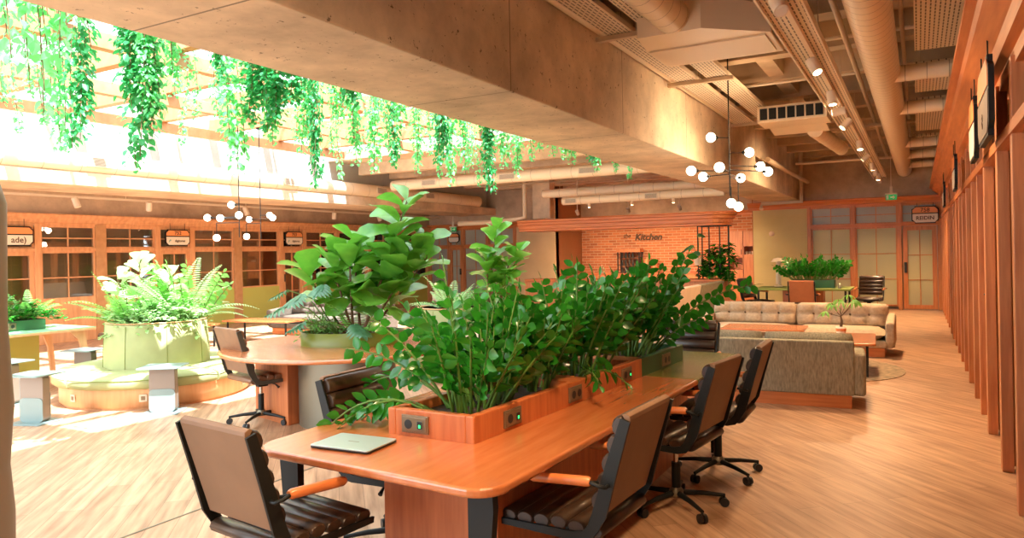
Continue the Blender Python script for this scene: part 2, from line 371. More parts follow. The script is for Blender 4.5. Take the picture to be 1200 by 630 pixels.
def rrect(x0, x1, y0, y1, r, n=5):
    pts = []
    for cx, cy, a0 in [(x1-r, y0+r, -90), (x1-r, y1-r, 0), (x0+r, y1-r, 90), (x0+r, y0+r, 180)]:
        for i in range(n+1):
            a = R(a0+90*i/n); pts.append((cx+r*math.cos(a), cy+r*math.sin(a)))
    return pts

# ================================================================== STRUCTURE
WX, FY, LX, KY = 0.66, 20.6, -14.8, 22.6     # right glazing, far facade, left facade, brick wall
struct(MB().box(-17, 1.2, -5, 27, -0.12, 0).build('floor', M['floor']), 'oak plank floor laid diagonally', 'floor')
struct(MB().box(-4.045, -4.03, -2, 20, 0, 0.003).build('trim_1', M['steel']), 'thin metal joint strip across the floor', 'floor strip')
# ceilings with the open skylight between X -12.1 and -3.73, Y -4 .. 13.2
b = MB().box(-2.75, 1.2, -2.4, 21, 4.2, 4.35)
for i in range(15): struct(MB().box(-2.73, 1.2, 1.0+i*1.35, 1.22+i*1.35, 3.9, 4.2).build('ceiling_rib', M['ceil']), 'concrete rib crossing the walkway ceiling', 'ceiling rib')
for x in (-1.75, -0.55): struct(MB().box(x, x+0.2, -1.5, 20.6, 3.95, 4.2).build('ceiling_rib', M['ceil']), 'concrete rib along the walkway ceiling', 'ceiling rib')
struct(b.build('ceiling', M['ceil']), 'ribbed raw concrete ceiling over the walkway', 'ceiling')
b = MB().box(-15, -3.7, 13.2, 24, 3.9, 4.1)
for i in range(7): struct(MB().box(-12.2, -3.73, 14+i*1.2, 14.2+i*1.2, 3.62, 3.9).build('ceiling_rib', M['concl']), 'concrete rib of the rear ceiling', 'ceiling rib')
struct(b.build('ceiling_rear', M['concl']), 'raw concrete ceiling beyond the skylight', 'ceiling')
struct(MB().box(-15, -13.5, -1, 21, 3.3, 3.4).build('ceiling_left', M['concl']), 'pale ceiling above the left glazed offices', 'ceiling')
bm = struct(MB().box(-3.73, -2.73, -1.5, 20.6, 2.85, 4.2).build('concrete_beam', M['conc'], bevel=0.012), 'long board-marked concrete beam crossing the ceiling', 'beam')
struct(MB().box(-13.5, -12.1, -1, 20.6, 2.85, 3.08).build('concrete_ledge', M['concl'], bevel=0.015), 'pale concrete edge beam along the left side of the skylight', 'beam')
struct(MB().box(-13.5, -12.45, -2, 24, 3.08, 7.0).build('wall_skylight_left', M['white']), 'bright white upstand wall left of the skylight', 'wall')
struct(MB().box(-3.73, -3.43, -2, 13.2, 4.2, 6.0).build('wall_skylight_right', M['white']), 'white upstand wall right of the skylight', 'wall')
struct(MB().box(-12.45, -3.73, 13.2, 13.5, 4.1, 6.0).build('wall_skylight_rear', M['white']), 'white upstand wall at the rear of the skylight', 'wall')

# ---- far right facade (faces the camera), y = FY
def fbar(b, x0, x1, z0, z1, y=FY, d=0.09): b.box(x0, x1, y-d, y, z0, z1)
struct(MB().box(-3.93, 1.2, FY+0.25, FY+0.4, 0, 4.2).build('wall_far', M['conc2']), 'wall behind the far glazed office', 'wall')
struct(MB().box(-3.93, 1.2, FY-0.02, FY+0.25, 2.8, 4.2).build('wall_far_upper', M['conc2']), 'raw concrete band above the far cornice', 'wall')
struct(MB().box(-3.93, -2.55, FY-0.05, FY+0.25, 0, 2.66).build('wall_olive', M['olivew']), 'olive plaster wall panel left of the far glazed office', 'wall')
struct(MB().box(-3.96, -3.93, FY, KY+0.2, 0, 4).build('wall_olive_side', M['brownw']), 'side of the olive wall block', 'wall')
def cornice_profile(z0, z1, d): # (outwards, z)
    h = z1-z0; return [(0, z0), (d*0.3, z0), (d*0.3, z0+h*0.25), (d*0.45, z0+h*0.3), (d*0.5, z0+h*0.5), (d*0.8, z0+h*0.75), (d*0.85, z0+h*0.85), (d, z0+h*0.88), (d, z1), (0, z1)]
b = MB().prism([(FY-0.02-u, z) for u, z in cornice_profile(2.62, 2.82, 0.22)], -4.05, 0.5, 'x')
struct(b.build('trim_2', M['woodx']), 'moulded orange wood cornice over the far office', 'cornice')
# facade posts and panes
xs = [-2.5, -1.45, -0.40, 0.46]
for i, x in enumerate(xs):
    struct(MB().box(x-0.045, x+0.045, FY-0.12, FY+0.02, 0, 2.64).build('trim_%d' % (3+i), M['wood'], bevel=0.004), 'upright wood post of the far office front', 'post')
def lattice(b, x0, x1, z0, z1, nx, nz, y, t=0.018):
    for i in range(1, nx):
        x = x0+(x1-x0)*i/nx; b.box(x-t/2, x+t/2, y-0.03, y+0.005, z0, z1)
    for j in range(1, nz):
        z = z0+(z1-z0)*j/nz; b.box(x0, x1, y-0.03, y+0.005, z-t/2, z+t/2)
def framed(name, x0, x1, z0, z1, nx, nz, y, wood, glass, label, fw=0.05, cat='window'):
    b = MB(); b.box(x0, x1, y-0.06, y+0.02, z0, z0+fw); b.box(x0, x1, y-0.06, y+0.02, z1-fw, z1)
    b.box(x0, x0+fw, y-0.06, y+0.02, z0+fw, z1-fw); b.box(x1-fw, x1, y-0.06, y+0.02, z0+fw, z1-fw)
    o = struct(b.build(name, wood), label, cat)
    c = MB(); lattice(c, x0+fw, x1-fw, z0+fw, z1-fw, nx, nz, y); c.build('glazing_bar', wood, o)
    MB().box(x0+fw, x1-fw, y-0.006, y, z0+fw, z1-fw).build('pane', glass, o)
    return o
n = 1
for i in range(3):
    x0, x1 = xs[i]+0.045, xs[i+1]-0.045
    framed('window_%d' % n, x0, x1, 2.16, 2.62, 2, 2, FY, M['wood'], M['frostg'], 'transom window of the far office, number %d from the left' % (i+1), 0.03); n += 1
    if i < 2:
        framed('window_%d' % n, x0, x1, 0.08, 2.08, 2, 3, FY, M['wood'], M['frost'], ['left', 'middle'][i]+' tall frosted window of the far office', 0.04); n += 1
    MB()
struct(MB().box(-2.5, 0.46, FY-0.13, FY+0.02, 2.08, 2.16).build('trim_7', M['woodx']), 'wood transom rail of the far office', 'rail')
d = framed('door_1', -0.33, 0.40, 0.02, 2.07, 2, 3, FY-0.02, M['wood'], M['frost'], 'wood framed frosted glass door under the 758 sign', 0.10, 'door')
MB().box(-0.31, -0.25, FY-0.13, FY-0.09, 0.92, 1.18).build('door_handle', M['black'], d, bevel=0.01)

# ---- right glazed wall (corridor side)
struct(MB().prism([(0.62-u, z) for u, z in cornice_profile(2.66, 3.02, 0.36)], -1.5, FY, 'y').build('trim_8', M['woodh']), 'moulded orange wood cornice along the right wall', 'cornice')
struct(MB().box(0.62, 0.8, -1.5, FY, 2.66, 4.3).build('wall_right_upper', M['conc2']), 'raw concrete above the right cornice', 'wall')
struct(MB().box(1.1, 1.2, -1.5, FY, 0, 4.2).build('wall_right', M['blind']), 'dim back of the offices on the right', 'wall')
struct(MB().box(0.48, 0.60, -1.5, FY, 2.245, 2.315).build('trim_9', M['woodh']), 'wood transom rail along the right wall', 'rail')
py = [-0.4, 0.6, 1.5, 2.4, 3.3, 4.2, 5.15, 6.1, 7.26, 8.07, 8.89, 9.85, 10.75, 11.59, 12.5, 13.4, 14.3, 15.2, 16.3, 17.2, 18.1, 19.0, 19.9]
for i, y in enumerate(py):
    struct(MB().box(0.49, 0.56, y, y+0.11, 0, 2.7).build('trim_%d' % (20+i), M['wood'], bevel=0.004), 'tall wood post of the right glazed wall', 'post')
for i in range(len(py)-1):
    y0, y1 = py[i]+0.11, py[i+1]
    isd = i in (8, 11, 15, 18, 5)
    b = MB(); f = 0.10 if isd else 0.05
    b.box(0.57, 0.62, y0, y0+f, 0.02, 2.24); b.box(0.57, 0.62, y1-f, y1, 0.02, 2.24); b.box(0.57, 0.62, y0+f, y1-f, 0.02, 0.02+f+0.05); b.box(0.57, 0.62, y0+f, y1-f, 2.24-f, 2.24)
    b.box(0.575, 0.61, y0, y1, 2.33, 2.38); b.box(0.575, 0.61, y0, y1, 2.62, 2.67)
    o = struct(b.build(('door_%d' if isd else 'window_%d') % (10+i), M['wood'], bevel=0.003), 'wood framed glass bay of the right wall', 'door' if isd else 'window')
    c = MB(); ym = (y0+y1)/2
    c.box(0.58, 0.605, ym-0.01, ym+0.01, 0.1, 2.2)
    for z in (0.8, 1.5): c.box(0.58, 0.605, y0, y1, z-0.01, z+0.01)
    c.build('glazing_bar', M['wood'], o)
    MB().box(0.632, 0.638, y0+0.03, y1-0.03, 0.1, 2.66).build('pane', M['dglass'], o) if False else MB().box(0.592, 0.598, y0+0.03, y1-0.03, 0.1, 2.66).build('pane', M['dglass'], o)
    if isd:
        MB().box(0.535, 0.57, y0+0.03, y0+0.07, 1.10, 1.24).tube([(0.55, y0+0.05, 1.16), (0.50, y0+0.05, 1.16), (0.50, y0+0.16, 1.16)], 0.009).build('door_handle', M['black'], o)
        MB().box(0.545, 0.57, y0+0.025, y0+0.075, 0.98, 1.02).build('lock', M['chrome'], o)

struct(MB().box(-2.73, 1.2, -2.4, -2.2, 0, 4.35).build('wall_back_added', M['conc2']), 'unseen wall added behind the camera to hold back light', 'wall')  # unseen, added to keep rear sky light off faces turned to the camera
# ---- left glazed facade (faces +X)
LS = 14.8/16.5
def ly(v): return v*LS
struct(MB().box(LX-0.55, LX-0.45, -1, 20.55, 0, 3.0).build('wall_left', M['blind']), 'brown inner wall of the left offices', 'wall')
struct(MB().box(LX-0.2, LX, -1, FY, 2.50, 3.4).build('wall_left_upper', M['conc2']), 'plain concrete band above the left cornice', 'wall')
struct(MB().prism([(LX+u, z) for u, z in cornice_profile(2.30, 2.53, 0.16)], -1, FY, 'y').build('trim_50', M['wood_lit']), 'moulded orange wood cornice along the left offices', 'cornice')
LP = [(-1.0, -0.85), (1.2, 1.4), (3.6, 3.8), (6.0, 6.2), (8.52, 8.66), (9.84, 10.08), (11.33, 11.47), (12.3, 12.45), (13.69, 13.95), (15.31, 15.47), (16.23, 16.4), (17.72, 17.86), (19.2, 19.4), (20.9, 21.05), (22.7, 22.9)]
for i, (a, c) in enumerate(LP):
    wd = M['timber'] if c-a > 0.2 else M['wood_lit']
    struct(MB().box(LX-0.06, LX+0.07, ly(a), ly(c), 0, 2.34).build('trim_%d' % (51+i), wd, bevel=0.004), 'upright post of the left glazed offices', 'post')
struct(MB().box(LX-0.05, LX+0.06, -1, FY, 1.80, 1.86).build('trim_66', M['wood_lit']), 'wood transom rail of the left offices', 'rail')
for i in range(len(LP)-1):
    y0, y1 = ly(LP[i][1]), ly(LP[i+1][0]); isd = i in (3, 6, 9)
    z0 = 0.02 if isd else 0.85; f = 0.08 if isd else 0.035
    b = MB()
    for (a, c, z, zz) in [(y0, y1, z0, z0+f), (y0, y1, 1.80-f, 1.80), (y0, y0+f, z0+f, 1.80-f), (y1-f, y1, z0+f, 1.80-f), (y0, y1, 1.86, 1.89), (y0, y1, 2.27, 2.31), (y0, y0+0.03, 1.89, 2.27), (y1-0.03, y1, 1.89, 2.27)]:
        b.box(LX-0.03, LX+0.03, a, c, z, zz)
    o = struct(b.build(('door_%d' if isd else 'window_%d') % (40+i), M['wood_lit'], bevel=0.002), 'glazed bay of the left offices', 'door' if isd else 'window')
    c = MB(); ym = (y0+y1)/2; t = 0.011
    c.box(LX-0.012, LX+0.015, ym-t, ym+t, z0, 2.27)
    c.box(LX-0.012, LX+0.015, y0, y1, 2.06-t, 2.06+t); c.box(LX-0.012, LX+0.015, y0, y1, 1.28-t, 1.28+t)
    if isd: c.box(LX-0.012, LX+0.015, y0, y1, 0.7-t, 0.7+t)
    c.build('glazing_bar', M['wood_lit'], o)
    MB().box(LX-0.008, LX-0.002, y0+0.02, y1-0.02, z0+0.02, 2.29).build('pane', M['glass'], o)
    if isd:
        MB().box(LX+0.03, LX+0.06, y0+0.025, y0+0.06, 0.95, 1.15).build('door_handle', M['black'], o)
        MB().box(LX-0.30, LX-0.28, y0+0.05, y1-0.05, 0.0, 1.75).build('blind', M['blindo'], o)
    else:
        MB().box(LX-0.03, LX+0.03, y0, y1, 0.0, 0.85).build('panel', M['wood_lit'] if i < 6 else M['yelg'], o)
    if i in (5, 8):
        MB().box(LX-0.44, LX-0.42, y0+0.1, y0+0.55, 0.0, 1.6).build('blind', M['blindo'], o)

# ---- rear facade left of the kitchen (faces the camera)
fx = [-14.8, -13.96, -13.4, -12.42, -11.38]
struct(MB().box(-15.2, -11.3, FY+0.5, FY+0.6, 0, 2.6).build('wall_rear_office', M['blind']), 'inner wall of the rear left office', 'wall')
struct(MB().box(-11.36, -9.94, FY-0.05, FY+0.2, 0, 2.5).build('wall_tan', M['tanw']), 'tan plaster wall between the rear windows and the kitchen', 'wall')
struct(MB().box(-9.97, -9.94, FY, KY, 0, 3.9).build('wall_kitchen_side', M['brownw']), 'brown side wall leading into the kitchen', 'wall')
struct(MB().box(-15.2, -9.94, FY-0.02, FY+0.2, 2.5, 3.95).build('wall_rear_upper', M['conc2']), 'concrete above the rear left cornice', 'wall')
struct(MB().prism([(FY-0.02-u, z) for u, z in cornice_profile(2.42, 2.6, 0.16)], -15, -9.86, 'x').build('trim_67', M['woodx']), 'orange wood cornice over the rear left windows', 'cornice')
for i, x in enumerate(fx):
    struct(MB().box(x-0.05, x+0.05, FY-0.1, FY+0.02, 0, 2.44).build('trim_%d' % (68+i), M['wood'], bevel=0.004), 'upright post of the rear left windows', 'post')
struct(MB().box(-14.8, -11.38, FY-0.1, FY+0.02, 1.80, 1.88).build('trim_73', M['woodx']), 'transom rail of the rear left windows', 'rail')
for i in range(4):
    x0, x1 = fx[i]+0.05, fx[i+1]-0.05
    framed('window_%d' % (60+i), x0, x1, 1.88, 2.42, 2, 1, FY, M['wood'], M['frostg'], 'upper pane of the rear left windows', 0.03)
    if i == 1:
        d = framed('door_60', x0, x1, 0.02, 1.80, 2, 3, FY, M['wood'], M['frostg'], 'narrow glazed door at the rear left', 0.07, 'door')
        MB().box(x1-0.06, x1-0.02, FY-0.12, FY-0.06, 0.9, 1.1).build('door_handle', M['black'], d)
    else:
        framed('window_%d' % (64+i), x0, x1, 0.3, 1.80, 2, 2, FY, M['wood'], [M['frostg'], 0, M['frostg'], M['frost']][i], 'tall pane of the rear left windows', 0.03)

# ---- kitchen recess
struct(MB().box(-9.97, -3.93, KY, KY+0.2, 0, 2.72).build('wall_brick', M['brick']), 'red brick kitchen wall', 'wall')
struct(MB().box(-9.97, -3.93, KY-0.03, KY+0.2, 2.72, 3.95).build('wall_kitchen_upper', M['conc2']), 'raw concrete above the kitchen wall', 'wall')
struct(MB().prism([(KY-0.02-u, z) for u, z in cornice_profile(2.62, 2.76, 0.15)], -9.9, -3.97, 'x').build('trim_74', M['woodx']), 'orange wood cornice above the brick wall', 'cornice')
# bar hood with rounded end
def hoodpoly(x0, x1, y0, y1, g):
    r = (y1-y0)/2+g; pts = [(x0, y0-g), (x1-r, y0-g)]
    for i in range(1, 12):
        a = R(-90+180*i/12); pts.append((x1-r+g*0+r*math.cos(a), (y0+y1)/2+r*math.sin(a)))
    return pts + [(x1-r, y1+g), (x0, y1+g)]
b = MB()
for z0, z1, g in [(2.16, 2.22, 0.0), (2.22, 2.32, 0.04), (2.32, 2.40, 0.09), (2.40, 2.46, 0.13)]:
    b.prism(hoodpoly(-9.4, -3.88+g, 17.2, 18.1, g), z0, z1, 'z')
struct(b.build('bar_hood', M['woodx'], bevel=0.01), 'moulded orange wood hood hanging over the kitchen bar', 'bar hood')

# ================================================================== PERGOLA
for i, X in enumerate((-12.0, -9.9, -7.8, -5.7, -3.95)):
    struct(MB().box(X-0.06, X+0.06, -2, 13.2, 3.92, 4.10).build('pergola_joist', M['timber'], bevel=0.006), 'long timber pergola joist under the skylight', 'joist')
for i in range(11):
    y = -1.2 + i*1.38
    struct(MB().box(-12.4, -3.73, y-0.07, y+0.07, 4.10, 4.38).build('pergola_beam', M['timber'], bevel=0.006), 'broad timber pergola cross beam under the skylight', 'beam')
b = MB()
for i in range(7): b.box(-12.45, -3.5, -1+i*2.4, -0.94+i*2.4, 5.9, 5.98)
for i in range(4): b.box(-11+i*2.2, -10.94+i*2.2, -2, 13.2, 5.9, 5.98)
struct(b.build('window_90', M['white']), 'white steel glazing grid of the skylight', 'skylight')

# ================================================================== MAIN DESK
G_DESK = None
def desk_outline(x0, x1, y0, y1, r, bow=0.07):
    pts = []
    for (cx, cy, a0) in [(x1-r, y0+r, -90), (x1-r, y1-r, 0), (x0+r, y1-r, 90), (x0+r, y0+r, 180)]:
        for i in range(9):
            a = R(a0+90*i/8); pts.append((cx+r*math.cos(a), cy+r*math.sin(a)))
    return pts
dt = empty('shared_desk', 'long orange wood shared desk with planter trough running down its middle, green far end', 'desk', (-1.98, 4.1, 0))
def rel(o, root):   # parent an object built in room coordinates to a root empty
    o.parent = root
    o.matrix_parent_inverse = Matrix.Translation(-Vector(root.location)) if not root.rotation_euler.z else (Matrix.Translation(root.location) @ Matrix.Rotation(root.rotation_euler.z, 4, 'Z')).inverted()
    return o
YS = 4.78
poly = [(p[0] + (0.02*(p[1]-2.2) if p[0] > -2 else 0), p[1]) for p in desk_outline(-2.72, -1.335, 2.22, 6.08, 0.13)]
near = [(p[0] + (-0.02 if p[0] > -2 else 0.04)*(1 if p[1] < 2.4 else 0), p[1] + (0.08*(1-(p[0]+2.72)/1.4) if p[1] < 2.6 else 0)) for p in poly]
pn = [p for p in near if p[1] < YS]; pf = [p for p in near if p[1] >= YS]
# near: right-front corner, left-front corner ; order of pn: right-front pts then (after far pts) left-front pts
k = len([p for p in pn if p[0] > -2])
pnear = pn[:k] + [(-1.283, YS), (-2.72, YS)] + pn[k:]
pfar = [(-1.283, YS)] + pf + [(-2.72, YS)]
rel(MB().prism(pnear, 0.702, 0.74).build('tabletop', M['desk'], bevel=0.012, seg=3), dt)
o = rel(MB().prism(pfar, 0.702, 0.74).build('tabletop', M['deskg'], bevel=0.004), dt); o['label'] = 'green stained far end of the desktop'
rel(MB().box(-2.25, -1.62, 2.72, 5.7, 0.0, 0.70).build('plinth', M['dwood'], bevel=0.004), dt)
for (x, y, sx) in [(-1.49, 2.38, 1), (-2.62, 2.50, -1), (-1.40, 5.75, 1), (-2.60, 5.75, -1)]:
    b = MB(); b.prism([(x-0.05*sx, 0.70), (x+0.06*sx, 0.70), (x+0.065*sx, 0.62), (x+0.03*sx, 0.25), (x+0.015*sx, 0.0), (x-0.05*sx, 0.0)], y-0.02, y+0.02, 'y')
    rel(b.build('leg', M['dark']), dt)
# planter trough (tilted a few degrees to the desk)
px0, px1, pya, pyb, pz = -2.25, -1.76, 2.76, 5.56, 0.865
tr = empty('trough', None, None, (0, 0, 0)); tr.parent = dt; tr.matrix_parent_inverse = Matrix.Translation(-dt.location)
def quad(xa, xb, y0, y1, skew=0.055):  # trough footprint, shifted to +x with y
    f = lambda y: skew*(y-pya)
    return [(xa+f(y0), y0), (xb+f(y0), y0), (xb+f(y1), y1), (xa+f(y1), y1)]
ys = YS-0.05
t = 0.045
for (y0, y1, m_, nm) in [(pya, ys, M['dwood'], 'trough_wall'), (ys, pyb, M['bottleg'], 'trough_wall')]:
    b = MB()
    b.prism(quad(px1-t, px1, y0, y1), 0.735, pz); b.prism(quad(px0, px0+t, y0, y1), 0.735, pz)
    if y0 == pya: b.prism(quad(px0+t, px1-t, y0, y0+t), 0.735, pz)
    else: b.prism(quad(px0+t, px1-t, y1-t, y1), 0.735, pz)
    o = b.build(nm, m_, tr, bevel=0.006)
    if y0 == ys: o['label'] = 'dark green end of the trough'
MB().prism(quad(px0+t, px1-t, pya+t, pyb-t), 0.76, 0.815).build('soil', M['soil'], tr)
for y in (3.85, 4.72):
    b = MB(); b.prism(quad(px0+t, px1-t, y-0.09, y+0.09), 0.80, pz-0.004); b.build('divider', M['dwood'], tr)
def socket(parent, mx, kind=1, plate='socket'):
    # mx: local x right, y up, z outwards
    s = MB(); s.obox(mx @ Matrix.Translation((0, 0, 0.004)), 0.155, 0.085, 0.010)
    s.obox(mx @ Matrix.Translation((0, 0, 0.010)), 0.14, 0.07, 0.006); o = s.build('socket_plate', M[plate], parent, bevel=0.003)
    h = MB(); h2 = None
    def disc(cx, r, mi, h=h):
        vs = [mx @ Vector((cx+r*math.cos(2*PI*i/20), r*math.sin(2*PI*i/20), 0.0145)) for i in range(20)] + [mx @ Vector((cx+r*math.cos(2*PI*i/20), r*math.sin(2*PI*i/20), 0.011)) for i in range(20)]
        h.add(vs, [tuple(range(20))] + [(i, (i+1) % 20, 20+(i+1) % 20, 20+i) for i in range(20)], False, mi)
    disc(-0.034, 0.022, 0)
    if not kind: h2 = MB(); disc(0.034, 0.022, 0, h2)
    h.build('outlet', M['black'], o)
    if h2: h2.build('outlet', M['black'], o)
    if kind:
        MB().obox(mx @ Matrix.Translation((0.034, 0.0, 0.0155)), 0.034, 0.040, 0.001).build('port_rim', M['steel'], o)
        MB().obox(mx @ Matrix.Translation((0.034, 0.0, 0.0165)), 0.028, 0.034, 0.001).build('port', M['black'], o)
        MB().obox(mx @ Matrix.Translation((0.034, -0.005, 0.0175)), 0.010, 0.014, 0.001).build('led', M['led'], o)
    return o
def frame_mx(p, xdir, zdir):
    x = Vector(xdir).normalized(); z = Vector(zdir).normalized(); y = z.cross(x)
    m_ = Matrix((x, y, z)).transposed().to_4x4(); m_.translation = Vector(p); return m_
o = socket(tr, frame_mx((-2.085, pya, 0.80), (1, 0, 0), (0, -1, 0)), 1)
f = lambda y: px1+0.055*(y-pya)
for i, y in enumerate((3.08, 3.74, 4.46, 5.18)):
    socket(tr, frame_mx((f(y), y, 0.80), (0.055, 1, 0), (1, -0.055, 0)), 1 if i in (0, 2) else 0)

# laptop
lp = empty('laptop', 'closed silver laptop lying on the near end of the shared desk', 'laptop', (-2.255, 2.52, 0.74), R(4))
MB().prism(rrect(-0.16, 0.16, -0.115, 0.115, 0.015), 0.003, 0.010).build('base', M['black'], lp, bevel=0.002)
MB().prism(rrect(-0.16, 0.16, -0.115, 0.115, 0.015), 0.0102, 0.0165).build('lid', M['laptop'], lp, bevel=0.002)
MB().box(-0.14, -0.12, -0.1, -0.09, 0, 0.003).box(0.12, 0.14, -0.1, -0.09, 0, 0.003).box(-0.14, -0.12, 0.09, 0.1, 0, 0.003).box(0.12, 0.14, 0.09, 0.1, 0, 0.003).build('foot', M['black'], lp)
MB().box(-0.03, 0.03, -0.003, 0.003, 0.0166, 0.0168).build('badge', M['steel'], lp)

# ================================================================== OFFICE CHAIRS (face +y)
def make_chair(name, label, panel='backp', frame='dark', lea='leather'):
    t = empty(name, label, 'chair')
    b = MB(); n = 6
    for i in range(n):
        y = -0.185 + i*0.083; z = 0.463 - 0.006*abs(i-2.0) + (0.004 if i == n-1 else 0)
        pts = [(x, y, z) for x in (-0.235, -0.225, 0.225, 0.235)]; b.lathe([(0, 0)], (0, 0, 0), 3) if False else None
        k = 10; vs = []
        for x, s in ((-0.237, 0.8), (-0.228, 1), (0.228, 1), (0.237, 0.8)):
            for j in range(k):
                a = 2*PI*j/k; vs.append((x, y+0.044*s*math.cos(a), z+0.030*s*math.sin(a)))
        b.add(vs, [(i_*k+j, i_*k+(j+1) % k, (i_+1)*k+(j+1) % k, (i_+1)*k+j) for i_ in range(3) for j in range(k)], True)
        b.add(vs[:k], [tuple(range(k))]); b.add(vs[-k:], [tuple(range(k))])
    b.build('seat', M[lea], t)
    # reclined back: from (y -.215, z .53) to (y -.335, z .92)
    y0, z0, y1, z1 = -0.222, 0.53, -0.345, 0.925; n = 5
    dy, dz = (y1-y0), (z1-z0); L = math.hypot(dy, dz); uy, uz = dy/L, dz/L; ny, nz = uz, -uy   # ny,nz points forward
    b = MB()
    for i in range(n):
        c = (i+0.5)/n; y = y0+dy*c + ny*0.036; z = z0+dz*c + nz*0.036; k = 10; vs = []
        for x, s in ((-0.232, 0.8), (-0.222, 1), (0.222, 1), (0.232, 0.8)):
            for j in range(k):
                a = 2*PI*j/k; u = math.cos(a)*0.043*s; v = math.sin(a)*0.030*s
                vs.append((x, y+uy*u+ny*v, z+uz*u+nz*v))
        b.add(vs, [(i_*k+j, i_*k+(j+1) % k, (i_+1)*k+(j+1) % k, (i_+1)*k+j) for i_ in range(3) for j in range(k)], True)
        b.add(vs[:k], [tuple(range(k))]); b.add(vs[-k:], [tuple(range(k))])
    b.build('backrest', M[lea], t)
    b = MB(); P = lambda q, o_: (y0+dy*q+ny*o_, z0+dz*q+nz*o_)
    b.prism([P(-0.02, -0.006), P(1.0, -0.006), P(1.035, 0.0), P(1.045, 0.02), P(1.02, 0.035), P(0.99, 0.02), P(-0.02, 0.004)], -0.228, 0.228, 'x')
    b.build('back_panel', M[panel], t, bevel=0.003)
    # side plates: L with a swept corner
    for s in (-1, 1):
        o1, o2 = -0.014, 0.036
        outer = [P(1.0, o1), P(0.5, o1-0.004), P(0.0, o1-0.012), (-0.205, 0.455), (-0.175, 0.418), (-0.12, 0.405), (0.27, 0.412)]
        inner = [(0.275, 0.437), (-0.10, 0.442), (-0.14, 0.452), (-0.165, 0.48), P(0.0, o2), P(0.5, o2), P(1.0, o2-0.008)]
        xa = s*0.246; pl = outer+inner
        # split into quads along the strip so that the concave outline fills properly
        m_ = MB(); n_ = len(outer); inn = inner[::-1]
        vs = []
        for x in (xa-0.007, xa+0.007):
            vs += [(x, *p) for p in outer] + [(x, *p) for p in inn]
        q = 2*n_; fs = []
        for i in range(n_-1):
            fs += [(i, i+1, n_+i+1, n_+i), (q+i, q+n_+i, q+n_+i+1, q+i+1), (i, q+i, q+i+1, i+1), (n_+i, n_+i+1, q+n_+i+1, q+n_+i)]
        fs += [(0, n_, q+n_, q), (n_-1, q+n_-1, q+2*n_-1, 2*n_-1)]
        m_.add(vs, fs); m_.build('side_frame', M[frame], t)
        a = MB(); yb, zb = P(0.33, 0.02)
        a.tube([(s*0.285, yb+0.045, zb+0.005), (s*0.285, yb+0.055, zb+0.006), (s*0.285, 0.07, 0.655), (s*0.285, 0.085, 0.655)], [0.016, 0.021, 0.021, 0.014], 10)
        ar = a.build('armrest', M['arm'], t)
        MB().tube([(s*0.25, yb-0.015, zb-0.01), (s*0.285, yb-0.02, zb-0.008), (s*0.305, yb, zb), (s*0.29, yb+0.045, zb+0.004)], 0.008, 8).tube([(s*0.25, yb+0.03, zb-0.005), (s*0.29, yb+0.045, zb+0.004)], 0.008, 8).build('arm_bracket', M['dark'], ar)
    MB().tube([(-0.246, 0.26, 0.425), (0.246, 0.26, 0.425)], 0.010, 8).tube([(-0.246, -0.13, 0.42), (0.246, -0.13, 0.42)], 0.010, 8).build('cross_tube', M['dark'], t)
    MB().box(-0.09, 0.09, -0.1, 0.14, 0.385, 0.418).box(-0.035, 0.035, -0.04, 0.06, 0.35, 0.385).build('mechanism', M['dark'], t, bevel=0.005)
    MB().tube([(0.08, 0.03, 0.395), (0.19, 0.05, 0.385), (0.235, 0.06, 0.36)], [0.006, 0.006, 0.013], 8).build('lever', M['dark'], t)
    c = MB().lathe([(0.028, 0.09), (0.028, 0.28)], n=14).build('column', M['dark'], t)
    MB().lathe([(0.016, 0.28), (0.016, 0.36)], n=12).build('piston', M['chrome'], c)
    MB().lathe([(0.02, 0.065), (0.045, 0.07), (0.045, 0.105), (0.03, 0.125)], n=16).build('hub', M['steel'], t)
    for i in range(5):
        a = 2*PI*i/5+0.3; u = Vector((math.cos(a), math.sin(a), 0)); v = Vector((-u.y, u.x, 0))
        l = MB().tube([u*0.035+Vector((0, 0, 0.092)), u*0.17+Vector((0, 0, 0.085)), u*0.30+Vector((0, 0, 0.068))], [0.019, 0.015, 0.011], 8).build('leg', M['dark'], t)
        p = u*0.295
        m_ = MB()
        for s in (-1, 1):
            cc = p+v*(s*0.014)+Vector((0, 0, 0.0275)); ring = []
            for e in (-0.009, 0.009):
                for j in range(14):
                    g = 2*PI*j/14; ring.append(cc+v*e+u*(0.0275*math.cos(g))+Vector((0, 0, 0.0275*math.sin(g))))
            m_.add(ring, [(j, (j+1) % 14, 14+(j+1) % 14, 14+j) for j in range(14)], True); m_.add(ring[:14], [tuple(range(14))]); m_.add(ring[14:], [tuple(range(14))])
        m_.tube([p+Vector((0, 0, 0.028)), p+Vector((0, 0, 0.068))], 0.008, 6)
        m_.build('caster', M['black'], l)
    return t
GC = 'office chairs round the shared desk'
ch = make_chair('office_chair', 'brown office chair seen from behind at the near left end of the shared desk')
ch['group'] = GC
place(ch, (-2.42, 2.27, 0), R(-7))
def chair(x, y, face, label, group=GC, src=None):
    return place(dup(src or ch), (x, y, 0), R(face-90), label, group)
chair(-1.35, 2.99, 177, 'office chair nearest on the right side of the desk, its ribbed seat facing the desk')
chair(-1.34, 4.43, 173, 'middle office chair of the three on the right side of the desk')
chair(-1.27, 5.22, 181, 'farthest office chair on the right side of the desk, beside the grey sofa')
chair(-2.52, 3.17, 1, 'dark ribbed office chair across the desk behind the laptop')
chair(-1.85, 6.34, 268, 'office chair at the far green end of the desk, ribbed back towards the camera')
